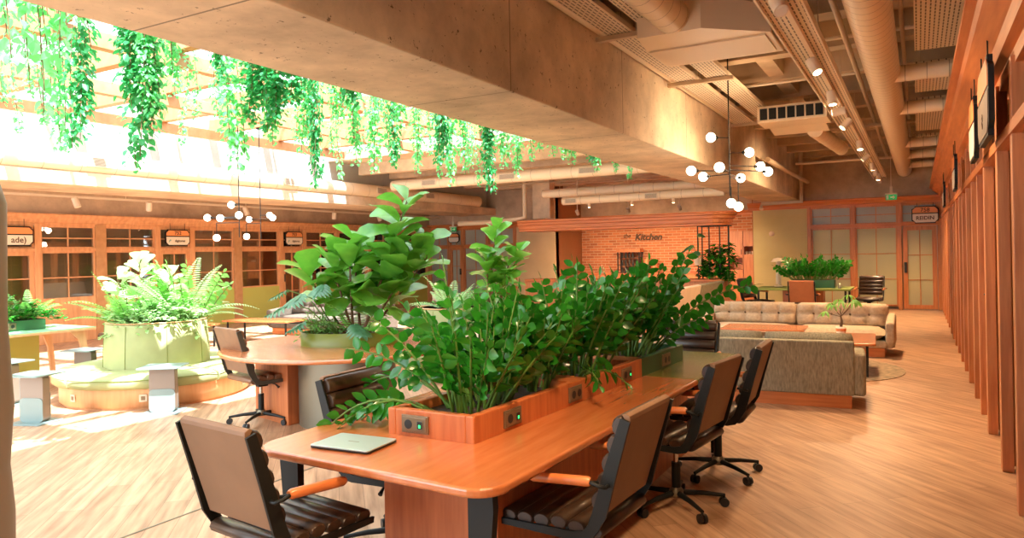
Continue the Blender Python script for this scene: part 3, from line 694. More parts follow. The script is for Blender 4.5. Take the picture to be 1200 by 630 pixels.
chg = make_chair('office_chair', 'office chair with leather toned as sunlit, at the round desk with the olive planter', 'leather_lit', 'grey', 'leather_lit')
place(chg, (-5.60, 4.95, 0), R(76-90), None, 'office chairs in the background')
GB = 'office chairs in the background'

# ================================================================== PLANTS
def stemcurve(p, d, L, bend, n=7, lean=(0, 0, -1)):
    p = Vector(p); d = Vector(d).normalized(); pts = [p.copy()]; q = p.copy()
    for i in range(n):
        d = (d + Vector(lean)*bend/n).normalized(); q = q + d*(L/n); pts.append(q.copy())
    return pts
def zz(name, label, loc, nst, hgt, rx, ry, group=None, mat_='zz', spread=0.55, extra=(), lw=1.0, bend=0.5, grow=None):
    t = empty(name, label, 'plant', loc, 0, group); L = MB(); S = MB()
    specs = []
    for i in range(nst):
        a = rnd(0, 2*PI); rr = math.sqrt(random.random())
        p = (rx*rr*math.cos(a)*0.8, ry*rr*math.sin(a)*0.85, 0)
        tilt = rnd(0.08, spread)
        d = (math.cos(a)*tilt + rnd(-.12, .12), math.sin(a)*tilt + rnd(-.12, .12), 1)
        specs.append((p, d, hgt*rnd(0.62, 1.06), rnd(0.2, bend)))
    specs += list(extra)
    for p, d, ln, bd in specs:
        pts = stemcurve(p, d, ln, bd, 9); S.tube(pts, [0.009-0.0006*i for i in range(10)], 5, False)
        nl = int(ln/0.040); tw = rnd(0, PI)
        for k in range(nl):
            q = 0.30 + 0.70*k/nl; f_ = q*9; i0 = min(8, int(f_)); pp = pts[i0].lerp(pts[i0+1], f_-i0); dd = (pts[i0+1]-pts[i0]).normalized()
            sd_ = dd.cross(Vector((math.cos(tw), math.sin(tw), 0.2))).normalized()
            s = 1 if k % 2 else -1; nn = dd.cross(sd_)*(1)
            dirn = sd_*s*0.85 + dd*rnd(0.25, 0.75) + nn*rnd(-0.35, 0.6) + Vector((rnd(-.2, .2), rnd(-.2, .2), rnd(-.25, .2)))
            L.leaf(pp, dirn, (nn if nn.z > 0 else -nn) + Vector((rnd(-.4, .4), rnd(-.4, .4), 0.2)), rnd(0.075, 0.108)*lw*(1.05-0.25*q), rnd(0.046, 0.062)*lw, 0, rnd(0.0, 0.4))
        L.leaf(pts[-1], pts[-1]-pts[-2], (0.3, 0.2, 1), 0.065*lw, 0.035*lw, 0, 0.1)
    S.build('stem', M['stem'], t); L.build('foliage', M[mat_], t)
    return t
GZ = 'glossy green plants in the desk trough'
f0 = lambda y: (px0+px1)/2+0.055*(y-pya)
zb = 0.815
zz('zamioculcas_plant', 'glossy plant at the near end of the desk trough, stems drooping left', (f0(3.16), 3.16, zb), 46, 0.60, 0.17, 0.30, GZ, spread=0.7,
   extra=[((-0.12, -0.25, 0), (-1.0, -0.25, 0.75), 0.62, 1.5), ((-0.13, -0.22, 0), (-1.0, -0.05, 0.6), 0.60, 1.6), ((-0.14, -0.2, 0), (-0.9, -0.5, 0.8), 0.50, 1.5), ((-0.14, -0.05, 0), (-1.0, 0.1, 0.9), 0.62, 1.2), ((-0.12, -0.1, 0), (-0.6, -0.2, 1.2), 0.62, 0.7), ((-0.1, -0.1, 0), (-0.8, -0.2, 1.0), 0.66, 0.9), ((-0.1, 0, 0), (-0.15, 0.0, 1.2), 0.74, 0.2)])
zz('zamioculcas_plant', 'glossy green plant in the desk trough between the second and third sockets', (f0(4.28), 4.28, zb), 52, 0.68, 0.17, 0.34, GZ, spread=0.6,
   extra=[((0.1, -0.2, 0), (0.9, -0.5, 0.9), 0.45, 1.2), ((0.1, -0.25, 0), (0.6, -0.7, 0.9), 0.48, 1.3)])
zz('zamioculcas_plant', 'glossy green plant at the green far end of the desk trough, one stem arching right', (f0(5.12), 5.12, zb), 44, 0.70, 0.17, 0.26, GZ, spread=0.6,
   extra=[((0.1, 0.1, 0), (0.75, 0.45, 1.35), 1.0, 1.05), ((0.1, 0.2, 0), (0.7, 0.3, 0.9), 0.50, 0.8), ((0.1, 0.1, 0), (0.8, 0.1, 1.0), 0.58, 0.7), ((0.05, 0.1, 0), (0.4, 0.3, 1.2), 0.85, 0.3)])
zz('zamioculcas_plant', 'small glossy plant between the first and second dividers of the desk trough', (f0(3.70), 3.68, zb), 26, 0.62, 0.16, 0.14, GZ, spread=0.6)

def fig(name, label, loc, trunks, leafL, group=None, mat_='fig'):
    # trunks: (base offset, direction, length, leaves)
    t = empty(name, label, 'plant', loc, 0, group); L = MB(); S = MB()
    for p, d, ln, nl, lo in trunks:
        pts = stemcurve(p, d, ln, -0.15, 9); S.tube(pts, [0.016-0.0011*i for i in range(10)], 6, False)
        nl = int(nl*1.3); lo = lo*0.75
        for k in range(nl):
            q = lo + (1-lo)*k/max(1, nl-1); f_ = min(8.999, q*9); i0 = int(f_); pp = pts[i0].lerp(pts[i0+1], f_-i0); a = k*2.4+rnd(-.3, .3)
            up = 0.55 + 0.9*q**3 + rnd(-.7, .7)
            dr = Vector((math.cos(a), math.sin(a), up)); LL = leafL*rnd(0.75, 1.1)*(1 if q < 0.9 else 0.8)
            q0 = pp + dr.normalized()*0.03; S.tube([pp, q0], 0.004, 4, False)
            nn = Vector((-math.cos(a)*up, -math.sin(a)*up, 1)) + Vector((rnd(-.9, .9), rnd(-.9, .9), rnd(-.3, .3)))
            L.leaf(q0, dr, nn, LL, LL*0.74, 1, rnd(0.15, 0.6))
    S.build('stem', M['trunk'], t); L.build('foliage', M[mat_], t)
    return t
def fern(name, label, loc, n, ln, mat_='fern', group=None, spread=1.1, arc=None):
    t = empty(name, label, 'plant', loc, 0, group); L = MB(); S = MB()
    for i in range(n):
        a = (2*PI*i/n + rnd(-.3, .3)) if arc is None else rnd(*arc); tl = rnd(0.25, spread)
        pts = stemcurve((0.06*math.cos(a), 0.06*math.sin(a), 0), (math.cos(a)*tl, math.sin(a)*tl, 1), ln*rnd(0.7, 1.1), rnd(0.8, 1.5), 9)
        S.tube(pts, [0.005-0.0004*k for k in range(10)], 4, False)
        nk = int(ln*0.8/0.034)
        for k in range(nk):
            q = 0.2+0.8*k/nk; f_ = q*9; i0 = min(8, int(f_)); pp = pts[i0].lerp(pts[i0+1], f_-i0); dd = (pts[i0+1]-pts[i0]).normalized()
            sd_ = dd.cross(Vector((0, 0, 1)));
            if sd_.length < 1e-3: continue
            sd_.normalize(); nn = sd_.cross(dd); w_ = 0.085*math.sin(PI*(0.12+0.86*q))*ln/0.6
            for s in (-1, 1): L.leaf(pp, sd_*s+dd*0.35, nn, w_*0.8+0.012, 0.021, 0, 0.25)
    S.build('stem', M['stem'], t); L.build('foliage', M[mat_], t)
    return t
def bushy(name, label, loc, n, rx, ry, h, LL, LW, mat_, kind=0, group=None, droop=0.4, hang=0.0):
    t = empty(name, label, 'plant', loc, 0, group); L = MB(); S = MB()
    for i in range(n):
        a = rnd(0, 2*PI); rr = math.sqrt(random.random()); e = rnd(0.15, 1)
        tip = Vector((rx*rr*math.cos(a), ry*rr*math.sin(a), h*e*(1-0.55*rr*rr) - hang*max(0, rr-0.8)*5*random.random()))
        base = Vector((tip.x*0.45, tip.y*0.45, 0))
        S.tube([base, base.lerp(tip, 0.6)+Vector((0, 0, 0.04)), tip], 0.003, 4, False)
        for k in range(5):
            g = a+rnd(-1.6, 1.6); q = base.lerp(tip, 0.55+0.11*k)
            L.leaf(q, (math.cos(g), math.sin(g), rnd(-.1, .8)), (rnd(-.4, .4), rnd(-.4, .4), 1), LL*rnd(.7, 1.15), LW*rnd(.8, 1.1), kind, droop*rnd(.3, 1.2))
    S.build('stem', M['stem'], t); L.build('foliage', M[mat_], t)
    return t
def monstera(name, label, loc, specs, group=None):
    t = empty(name, label, 'plant', loc, 0, group); L = MB(); S = MB()
    for (dx, dy, dz, sz) in specs:
        tip = Vector((dx, dy, dz)); S.tube([(0, 0, 0), tip*0.6+Vector((0, 0, dz*0.25)), tip], 0.006, 5, False)
        a = math.atan2(dy, dx); d = Vector((math.cos(a), math.sin(a), -0.5)).normalized(); up = Vector((math.cos(a)*0.5, math.sin(a)*0.5, 1)).normalized(); sd_ = d.cross(up).normalized()
        # split leaf: fingers either side of a midrib
        for k in range(7):
            q = k/6; c = tip + d*(sz*q*0.85); ww = sz*0.62*math.sin(PI*(0.22+0.72*q))
            for s in (-1, 1): L.leaf(c, sd_*s + d*(0.25+0.4*q), up, ww, sz*0.17, 3, 0.35)
        L.leaf(tip+d*sz*0.7, d, up, sz*0.4, sz*0.2, 0, 0.2); L.leaf(tip, d, up, sz*0.95, sz*0.36, 0, 0.1)
    S.build('stem', M['stem'], t); L.build('foliage', M['mon'], t)
    return t

# ---- round desk with olive planter, tall fiddle leaf fig
RC = Vector((-4.95, 5.42, 0))
rd = empty('round_desk', 'round orange wood desk built around an olive planter', 'desk', RC)
MB().lathe([(1.12, 0.70), (1.15, 0.705), (1.16, 0.72), (1.15, 0.735), (1.13, 0.74)], n=72).build('tabletop', M['desk'], rd)
MB().lathe([(0.50, 0.0), (0.50, 0.70)], (0.12, -0.10, 0), n=48, sx=1.0, sy=0.8).build('pedestal', M['steel'], rd)
MB().prism([(-0.92, -0.30), (-0.30, -0.46), (-0.18, 0.2), (-0.92, 0.2)], 0, 0.70).build('side_panel', M['dwood'], rd, bevel=0.004)
op = empty('olive_planter', 'oval olive green metal planter on the round desk', 'planter', (RC.x+0.10, RC.y+0.02, 0.74), R(35))
MB().lathe([(0.50, 0.0), (0.50, 0.13), (0.485, 0.13), (0.485, 0.09)], n=56, sy=0.62).build('planter_body', M['olive'], op)
MB().lathe([(0.484, 0.0), (0.484, 0.10)], n=40, sy=0.6).build('soil', M['soil'], op)
c0 = Vector((RC.x+0.10, RC.y+0.02, 0.83))
fig('fiddle_leaf_fig', 'tall fiddle leaf fig with big ribbed leaves in the olive planter', c0,
    [((0.0, 0, 0), (-0.30, -0.10, 1), 0.75, 11, .45), ((0.05, 0.05, 0), (-0.10, 0.02, 1), 0.92, 13, .45), ((0.1, 0.02, 0), (0.27, 0.27, 1), 1.38, 24, .36), ((0.15, 0.0, 0), (0.5, 0.5, 1), 1.05, 18, .42), ((-0.1, 0, 0), (-0.55, -0.35, 1), 0.72, 10, .5), ((0.1, 0.1, 0), (0.7, 0.55, 1), 0.95, 15, .45), ((0, 0, 0), (0.05, -0.1, 1), 0.8, 12, .45)], 0.33)
monstera('monstera_plant', 'grey green monstera leaves low in the olive planter', c0+Vector((-0.1, -0.1, 0)),
    [(-0.30, -0.35, 0.32, 0.26), (-0.05, -0.42, 0.42, 0.24), (-0.15, -0.30, 0.15, 0.2), (0.32, -0.12, 0.12, 0.24), (0.1, -0.3, 0.5, 0.22), (-0.42, -0.25, 0.45, 0.2)])
bushy('trailing_plant', 'small leaved pale plant spilling over the left rim of the olive planter', c0+Vector((-0.27, -0.19, -0.0)), 60, 0.26, 0.20, 0.30, 0.05, 0.024, 'fern', 0, None, .4, 0.30)
fern('areca_palm', 'thin feathery palm fronds among the stems in the olive planter', c0+Vector((0.05, 0.0, 0)), 9, 0.55, 'fern')

# ---- round upholstered benches with tall planter
def bench(name, label, loc, rz=0):
    t = empty(name, label, 'bench', loc, rz)
    MB().lathe([(0.99, 0.0), (0.99, 0.03), (1.02, 0.03), (1.02, 0.22)], n=72).build('base', M['wback'], t)
    for i in range(4):
        a0, a1 = i*PI/2+0.012, (i+1)*PI/2-0.012; b = MB(); n = 16; prof = [(0.52, 0.225), (1.06, 0.225), (1.09, 0.25), (1.09, 0.31), (1.07, 0.345), (1.0, 0.365), (0.6, 0.37), (0.52, 0.365)]
        vs = []
        for j in range(n+1):
            a = a0+(a1-a0)*j/n; e = 1-0.012*(abs(2*j/n-1)**12)
            for r, z in prof: vs.append((r*math.cos(a)*e, r*math.sin(a)*e, z-(0.02*(abs(2*j/n-1)**12) if z > 0.3 else 0)))
        k = len(prof)
        b.add(vs, [(j*k+q, (j+1)*k+q, (j+1)*k+(q+1) % k, j*k+(q+1) % k) for j in range(n) for q in range(k)], True)
        b.add(vs[:k], [tuple(range(k))]); b.add(vs[-k:], [tuple(range(k))])
        s = b.build('seat_cushion', M['green'], t)
        c = MB(); c.tube([(1.093*math.cos(a0+(a1-a0)*j/n), 1.093*math.sin(a0+(a1-a0)*j/n), 0.325) for j in range(n+1)], 0.005, 5); c.build('piping', M['greend'], s)
    b = MB(); b.lathe([(0.58, 0.36), (0.575, 0.55), (0.555, 0.86), (0.54, 0.87), (0.53, 0.84), (0.53, 0.78)], n=60)
    o = b.build('planter', M['green'], t)
    for i in range(8):
        c = MB(); a = i*PI/4+0.35; c.tube([(0.582*math.cos(a), 0.582*math.sin(a), 0.37), (0.577*math.cos(a), 0.577*math.sin(a), 0.55), (0.558*math.cos(a), 0.558*math.sin(a), 0.85)], 0.0035, 4).build('seam', M['greend'], o)
    MB().lathe([(0.545, 0.872), (0.555, 0.872), (0.555, 0.882), (0.50, 0.882), (0.50, 0.872)], n=48).build('rim', M['wback'], o)
    MB().lathe([(0.529, 0.70), (0.529, 0.80)], n=40).build('soil', M['soil'], o)
    for a in (-2.35, -1.55, -0.75, 0.5, 2.2):
        m_ = frame_mx((1.02*math.cos(a), 1.02*math.sin(a), 0.125), (-math.sin(a), math.cos(a), 0), (math.cos(a), math.sin(a), 0))
        q = MB().obox(m_ @ Matrix.Translation((0, 0, 0.004)), 0.08, 0.08, 0.010).build('socket_plate', M['socketl'], t, bevel=0.003)
        MB().obox(m_ @ Matrix.Translation((0, 0, 0.0105)), 0.04, 0.04, 0.004).build('outlet', M['socket'], q)
    return t
BC = Vector((-8.0, 5.52, 0))
bench('round_bench', 'round sage green bench on wood base around a tall green planter, in the sunlight', BC)
pc = BC+Vector((0, 0, 0.80))
fern('sword_fern', 'pale green fern fronds arching out of the sunlit round bench planter', pc+Vector((0.15, 0.22, 0)), 22, 0.95, 'pale', None, 1.1)
fern('sword_fern', 'pale fern on the left of the sunlit round bench planter', pc+Vector((-0.22, -0.22, 0)), 18, 0.78, 'fern')
fig('rubber_plant', 'broad pale leaves rising at the middle of the sunlit round bench planter', pc+Vector((-0.08, -0.05, 0)), [((0, 0, 0), (-0.1, -0.1, 1), 0.78, 16, .25), ((0.1, 0.1, 0), (0.2, 0.1, 1), 0.62, 12, .25), ((-0.1, -0.1, 0), (-0.35, -0.2, 1), 0.62, 12, .25)], 0.22, None, 'pale')
zz('zamioculcas_plant', 'upright fern like stems on the right of the sunlit round bench planter', pc+Vector((0.25, 0.27, 0)), 16, 0.85, 0.2, 0.2, None, 'fern', spread=0.7, lw=1.1)
bushy('variegated_ivy', 'pale small leaved ivy hanging over the rim of the sunlit round bench planter', pc+Vector((0, 0, 0.04)), 230, 0.62, 0.62, 0.42, 0.07, 0.05, 'pale', 0, None, .4, 0.26)
BC2 = Vector((-5.55, 8.35, 0))
bench('round_bench', 'second round green bench half hidden behind the desk trough plants', BC2, 0.4)
pc = BC2+Vector((0, 0, 0.80))
fig('fiddle_leaf_fig', 'fiddle leaf fig rising behind the desk plants, in front of the kitchen hood', pc+Vector((0.32, 0.25, 0)), [((0, 0, 0), (0.10, 0.10, 1), 1.15, 16, .42), ((0.08, 0.1, 0), (0.35, 0.32, 1), 0.92, 16, .4), ((0.05, 0, 0), (0.0, -0.1, 1), 0.75, 14, .35), ((0.1, 0.1, 0), (0.25, 0.15, 1), 0.65, 12, .35)], 0.29)
fern('sword_fern', 'bright fern behind the desk plants, left of the second fiddle leaf fig', pc+Vector((-0.05, -0.1, 0)), 20, 0.62, 'pale', None, 1.0)
bushy('leafy_plant', 'bright small leaved plant under the second fiddle leaf fig', pc+Vector((0.1, 0.1, 0)), 70, 0.50, 0.50, 0.35, 0.07, 0.04, 'fern', 0, None, .4, 0.2)

# ---- small C shaped side tables
def side_table(name, label, loc, rz, group='metal side tables by the round bench'):
    t = empty(name, label, 'side table', loc, rz, group)
    MB().prism(rrect(-0.19, 0.19, -0.16, 0.16, 0.02), 0, 0.012).build('base', M['palegrey'], t, bevel=0.002)
    b = MB(); b.prism(rrect(-0.13, 0.13, 0.012, 0.475, 0.045), -0.045, 0.045, 'y'); o = b.build('upright', M['taupe'], t, bevel=0.004)
    MB().prism(rrect(-0.13, 0.13, 0.012, 0.32, 0.045), 0.0455, 0.052, 'y').prism(rrect(-0.13, 0.13, 0.012, 0.25, 0.045), -0.052, -0.0455, 'y').build('side_sheet', M['palegrey'], o)
    MB().prism(rrect(-0.21, 0.21, -0.19, 0.19, 0.03), 0.475, 0.487).build('tabletop', M['palegrey'], t, bevel=0.002)
    return t
st = side_table('side_table', 'pale metal side table at the front left of the sunlit round bench', (-7.72, 3.98, 0), R(20))
place(dup(st), (-6.93, 4.84, 0), R(35), 'metal side table standing right in front of the sunlit round bench')
place(dup(st), (-9.0, 4.35, 0), R(10), 'metal side table behind the front left one, by the mint desk')
place(dup(st), (-9.2, 5.35, 0), R(15), 'metal side table between the mint desk and the round bench')

# ---- mint desk at the far left
md = empty('mint_desk', 'long desk with mint green top and bent wood legs at the left edge', 'desk', (-9.9, 4.7, 0))
MB().box(-0.48, 0.50, -1.6, 0.92, 0.705, 0.735).build('tabletop', M['wback'], md, bevel=0.004)
MB().box(-0.475, 0.495, -1.595, 0.915, 0.7355, 0.742).build('laminate', M['mint'], md)
MB().box(-0.2, -0.16, -1.2, 0.55, 0.0, 0.70).build('panel', M['yelg'], md)
for x in (-0.40, 0.40):
    for y in (-1.4, 0.75):
        MB().prism([(y-0.12, 0.70), (y+0.06, 0.70), (y+0.10, 0.45), (y+0.13, 0.0), (y+0.08, 0.0), (y+0.03, 0.45), (y-0.02, 0.60)], x-0.02, x+0.02, 'x').build('leg', M['wback'], md)
gp = empty('green_planter_box', 'dark green planter box standing on the mint desk', 'planter', (-10.0, 4.75, 0.742))
MB().box(-0.2, 0.2, -0.9, 0.45, 0, 0.13).build('planter_body', M['bottleg'], gp, bevel=0.005)
MB().box(-0.18, 0.18, -0.88, 0.43, 0.13, 0.134).build('soil', M['soil'], gp)
socket(gp, frame_mx((0.2, 0.02, 0.065), (0, 1, 0), (1, 0, 0)), 0)
bushy('leafy_plant', 'dense dark green plant in the box on the mint desk', (-10.0, 4.62, 0.87), 190, 0.34, 0.92, 0.34, 0.085, 0.05, 'zz', 0, None, .3, 0.1)
fern('sword_fern', 'fern drooping from the right end of the box on the mint desk', (-9.9, 5.05, 0.87), 9, 0.5, 'fern')
# ================================================================== SOFAS AND LOW TABLES
def sofa(name, label, loc, rz, W, D, fabric, seats, back_h=0.72, tufted=False, seatz=0.36, arms=(1, 1), group=None):
    # faces -y, back at +y
    t = empty(name, label, 'sofa', loc, rz, group); h = W/2
    MB().box(-h+0.03, h-0.03, -D+0.03, -0.03, 0.0, 0.13).build('plinth', M['woodx'], t, bevel=0.004)
    MB().box(-h, h, -D, 0, 0.13, seatz-0.12).build('seat_base', M[fabric], t, bevel=0.03, seg=3)
    b = MB(); b.prism([(-0.16, 0.13), (0.0, 0.13), (0.06, back_h), (-0.06, back_h)], -h, h, 'x'); b.build('back', M[fabric], t, bevel=0.018, seg=3)
    for s, on in ((-1, arms[0]), (1, arms[1])):
        if not on: continue
        b = MB(); x0, x1 = (s*h-0.02, s*h+0.10) if s > 0 else (s*h-0.10, s*h+0.02)
        b.prism([(-D-0.02, 0.22), (-D+0.05, 0.13), (0.0, 0.13), (0.03, 0.55), (-0.12, 0.57), (-D-0.02, 0.50)], x0, x1, 'x')
        b.build('arm', M[fabric], t, bevel=0.035, seg=3)
    sw = W/seats
    for i in range(seats):
        x = -h+sw*(i+0.5)
        MB().pillow(Matrix.Translation((x, -D/2-0.06, seatz-0.05)), sw-0.01, D-0.10, 0.16, 10, .35).build('seat_cushion', M[fabric], t)
        mx = Matrix.Translation((x, -0.20, seatz+0.185)) @ Matrix.Rotation(R(80), 4, 'X')
        if tufted:
            nb = max(4, int(sw/0.25)); c = MB().pillow(mx, sw-0.01, 0.36, 0.21, 10, .3, None, (nb, 2)).build('back_cushion', M[fabric], t)
            bt = MB()
            for k in range(1, nb): bt.ball(mx @ Vector((-sw/2+sw*k/nb, 0, 0.045)), 0.018, 8, 6)
            bt.build('button', M['button'], c)
        else:
            MB().pillow(mx, sw-0.01, 0.38, 0.19, 10, .3).build('back_cushion', M[fabric], t)
    return t
sofa('sofa', 'grey tweed sofa seen from behind, to the right of the shared desk', (-1.42, 7.76, 0), R(184), 1.72, 0.88, 'sofa', 2, 0.67)
sofa('sofa', 'long beige sofa with buttoned back cushions facing the grey sofa', (-1.72, 12.55, 0), R(0), 2.62, 0.92, 'sofab', 2, 0.68, True)
s3 = sofa('sofa', 'beige buttoned sofa by the left offices, behind the low table', (-10.55, 11.6, 0), R(0), 2.6, 0.85, 'sofa_shaded', 2, 0.66, True)
def low_table(name, label, loc, rz, L, W, z=0.42, group=None, legs='dark', top='desk', cat='coffee table'):
    t = empty(name, label, cat, loc, rz, group)
    MB().prism(rrect(-L/2, L/2, -W/2, W/2, 0.05), z-0.03, z).build('tabletop', M[top], t, bevel=0.006)
    for sx in (-1, 1):
        for sy in (-1, 1):
            MB().box(sx*(L/2-0.10)-0.013, sx*(L/2-0.10)+0.013, sy*(W/2-0.08)-0.013, sy*(W/2-0.08)+0.013, 0, z-0.03).build('leg', M[legs], t)
    return t
low_table('coffee_table', 'orange wood coffee table between the two sofas, on the left', (-2.0, 11.15, 0), R(2), 1.15, 0.72, 0.44)
low_table('coffee_table', 'orange wood coffee table carrying the potted money tree', (-0.80, 10.3, 0), R(3), 0.62, 1.2, 0.42)
low_table('low_table', 'low wooden table in front of the left beige sofa', (-10.9, 9.75, 0), R(8), 1.55, 0.62, 0.42)
low_table('low_table', 'low table with pale box base at the far left, beyond the round bench', (-11.6, 8.6, 0), R(2), 1.0, 0.65, 0.42)
rg = MB().lathe([(1.22, 0.0), (1.22, 0.008)], n=56, sy=0.95).build('rug', M['rug'], None, (-1.38, 10.35, 0)); tag(rg, 'round patterned rug under the coffee tables', 'rug')
# potted money tree
pt = empty('potted_tree', 'little money tree in a white and red pot on the right coffee table', 'potted plant', (-0.93, 10.74, 0.42))
MB().lathe([(0.055, 0.0), (0.068, 0.10), (0.062, 0.10), (0.058, 0.085)], n=24).build('pot', M['signc'], pt)
MB().lathe([(0.0625, 0.035), (0.0665, 0.075)], n=24).build('pot_band', M['signo'], pt)
MB().lathe([(0.058, 0.06), (0.058, 0.09)], n=16).build('soil', M['soil'], pt)
S = MB(); L = MB()
S.tube([(0, 0, 0.08), (0.01, 0, 0.17), (0.0, 0, 0.24)], [0.02, 0.017, 0.010], 8)
for i in range(9):
    a = i*2.4; tip = Vector((math.cos(a)*rnd(.10, .2), math.sin(a)*rnd(.10, .2), rnd(.26, .50) if i % 3 else rnd(.42, .55))); S.tube([(0, 0, 0.23), tip*0.6+Vector((0, 0, .08)), tip], 0.004, 5, False)
    for k in range(6):
        g = a+(k-2.5)*0.75; L.leaf(tip, (math.cos(g), math.sin(g), -0.1), (0, 0, 1), rnd(.09, .13), .035, 0, .7)
S.build('trunk', M['trunk'], pt); L.build('foliage', M['fern'], pt)

# high backed booth benches seen from behind
def booth(name, label, y0, y1, fab):
    t = empty(name, label, 'booth bench', (-4.05, (y0+y1)/2, 0)); h = (y1-y0)/2
    MB().prism([(-0.62, 0.0), (0.0, 0.0), (0.0, 0.16), (-0.62, 0.16)], -h, h, 'y').build('plinth', M['woodh'], t, bevel=0.004)
    MB().prism([(-0.20, 0.16), (0.0, 0.16), (0.16, 0.86), (0.06, 0.88)], -h, h, 'y').build('back', M[fab], t, bevel=0.02, seg=3)
    MB().box(-0.64, -0.10, -h+0.01, h-0.01, 0.16, 0.42).build('seat', M[fab], t, bevel=0.03, seg=3)
    return t
booth('booth_bench', 'tan high backed bench seen from behind, left of the beige sofa', 13.2, 14.9, 'creamf')
booth('booth_bench', 'dark grey high backed bench seen from behind, beside the bar end', 14.95, 16.9, 'sofa')
def tub(label, loc, rz):
    t = empty('tub_chair', label, 'armchair', loc, rz, 'round cream armchairs behind the desk plants')
    b = MB(); n = 22; prof = [(0.40, 0.10), (0.42, 0.12), (0.44, 0.70), (0.42, 0.76), (0.36, 0.76), (0.34, 0.70), (0.33, 0.35)]
    k = len(prof); vs = []
    for j in range(n+1):
        a = R(-20)+R(220)*j/n
        dr = 1-0.35*abs(2*j/n-1)**4
        for r, z in prof: vs.append((r*math.cos(a), r*math.sin(a), z if z < .3 else .3+(z-.3)*dr))
    b.add(vs, [(j*k+q, (j+1)*k+q, (j+1)*k+(q+1) % k, j*k+(q+1) % k) for j in range(n) for q in range(k)], True); b.add(vs[:k], [tuple(range(k))]); b.add(vs[-k:], [tuple(range(k))])
    b.build('back', M['creamf'], t)
    MB().lathe([(0.33, 0.12), (0.34, 0.38), (0.31, 0.42), (0.0, 0.43)], n=28).build('seat', M['creamf'], t)
    MB().lathe([(0.28, 0.0), (0.28, 0.12)], n=28).build('base', M['woodx'], t)
    return t
p = atz(716, 382, 0.5); tub('round backed cream armchair behind the desk plants, on the right', (-3.55, 7.9, 0), R(205))
tub('round backed cream armchair behind the desk plants, on the left', (-4.05, 7.0, 0), R(200))

# ================================================================== BAR, KITCHEN
bar = empty('bar_counter', 'orange wood bar counter with a rounded column end, under the hood', 'bar counter', (0, 0, 0))
MB().prism(hoodpoly(-9.3, -3.92, 17.3, 18.0, 0), 0.10, 0.82).build('counter_body', M['wood'], bar)
MB().prism(hoodpoly(-9.3, -3.88, 17.3, 18.0, 0.04), 0.82, 0.88).build('countertop', M['woodx'], bar, bevel=0.012)
MB().prism(hoodpoly(-9.3, -3.88, 17.3, 18.0, 0.05), 0.0, 0.10).prism(hoodpoly(-9.3, -3.90, 17.3, 18.0, 0.025), 0.16, 0.20).build('base_moulding', M['woodx'], bar, bevel=0.01)
# metal plant frame between bar and hood
fr = empty('plant_frame', 'tall black metal frame standing on the bar end, hung with plants', 'plant frame', (-4.2, 17.6, 0.88))
for x, y in [(-0.42, -0.2), (-0.15, -0.2), (0.10, -0.2), (0.28, -0.05), (-0.42, 0.2), (0.2, 0.25)]:
    MB().box(x-0.012, x+0.012, y-0.012, y+0.012, 0, 1.28).build('upright', M['dark'], fr)
MB().box(-0.43, 0.29, -0.21, -0.19, 1.26, 1.28).box(-0.43, 0.29, 0.24, 0.26, 1.26, 1.28).box(-0.43, -0.41, -0.2, 0.26, 1.26, 1.28).build('top_rail', M['dark'], fr)
GP = 'plants on the metal frame at the bar end'
bushy('climbing_plant', 'leafy plant climbing the lower part of the metal frame on the bar', (-4.25, 17.55, 0.90), 90, 0.42, 0.30, 0.70, 0.16, 0.09, 'zz', 0, GP, .5, 0.1)
bushy('climbing_plant', 'leafy plant halfway up the right of the metal frame on the bar', (-4.1, 17.5, 1.30), 40, 0.34, 0.22, 0.6, 0.16, 0.09, 'zz', 0, GP, .8, 0.1)
bushy('climbing_plant', 'trailing plant hanging at the right foot of the metal frame', (-3.85, 17.25, 0.72), 10, 0.12, 0.1, 0.45, 0.13, 0.08, 'zz', 0, GP, .8, 0.1)
monstera('monstera_plant', 'monstera leaves at the upper left of the metal frame on the bar', (-4.62, 17.4, 1.35), [(-0.25, -0.1, 0.25, 0.25), (-0.1, -0.2, 0.35, 0.26), (-0.32, 0.0, 0.02, 0.24), (0.02, -0.2, 0.2, 0.24), (0.08, -0.1, 0.62, 0.2)], GP)
hp = MB().lathe([(0.07, 0.0), (0.10, 0.18), (0.09, 0.18)], n=18).build('hanging_pot', M['creamf'], None, (-4.62, 17.38, 1.22)); tag(hp, 'pale pot hooked on the left side of the metal frame', 'pot')
tag(MB().box(-4.64, -4.60, 17.38, 17.42, 1.22, 1.26).build('pot_hook', M['dark']), 'dark hook under the pale hanging pot', 'hook')
# cabinets by the brick wall
for i, (x0, x1, zs) in enumerate([(-4.98, -4.52, [(0.05, 0.98), (1.32, 2.10)]), (-4.51, -4.02, [(0.05, 1.42), (1.66, 2.10)])]):
    t = empty('tall_cabinet', ['left orange tall cabinet against the brick wall', 'right orange tall cabinet beside the olive wall'][i], 'cabinet', ((x0+x1)/2, KY-0.35, 0), 0, 'orange kitchen cabinets')
    h = (x1-x0)/2
    MB().box(-h, h, 0.02, 0.34, 0, 0.05).box(-h, -h+0.02, -0.2, 0.34, 0.0, 2.12).box(h-0.02, h, -0.2, 0.34, 0.0, 2.12).box(-h, h, 0.30, 0.34, 0, 2.12).box(-h, h, -0.2, 0.34, 2.10, 2.12).build('body', M['wood'], t)
    for z0, z1 in zs:
        MB().box(-h+0.02, h-0.02, -0.18, 0.30, z0, z0+0.02).box(-h+0.02, h-0.02, -0.18, 0.30, z1-0.02, z1).build('shelf', M['wood'], t)
        dd = MB().box(-h+0.004, h-0.004, -0.222, -0.202, z0, z1).build('door', M['wood'], t, bevel=0.003)
        MB().box(h-0.05, h-0.035, -0.24, -0.222, z0+0.1, z0+0.25).build('handle', M['dark'], dd)
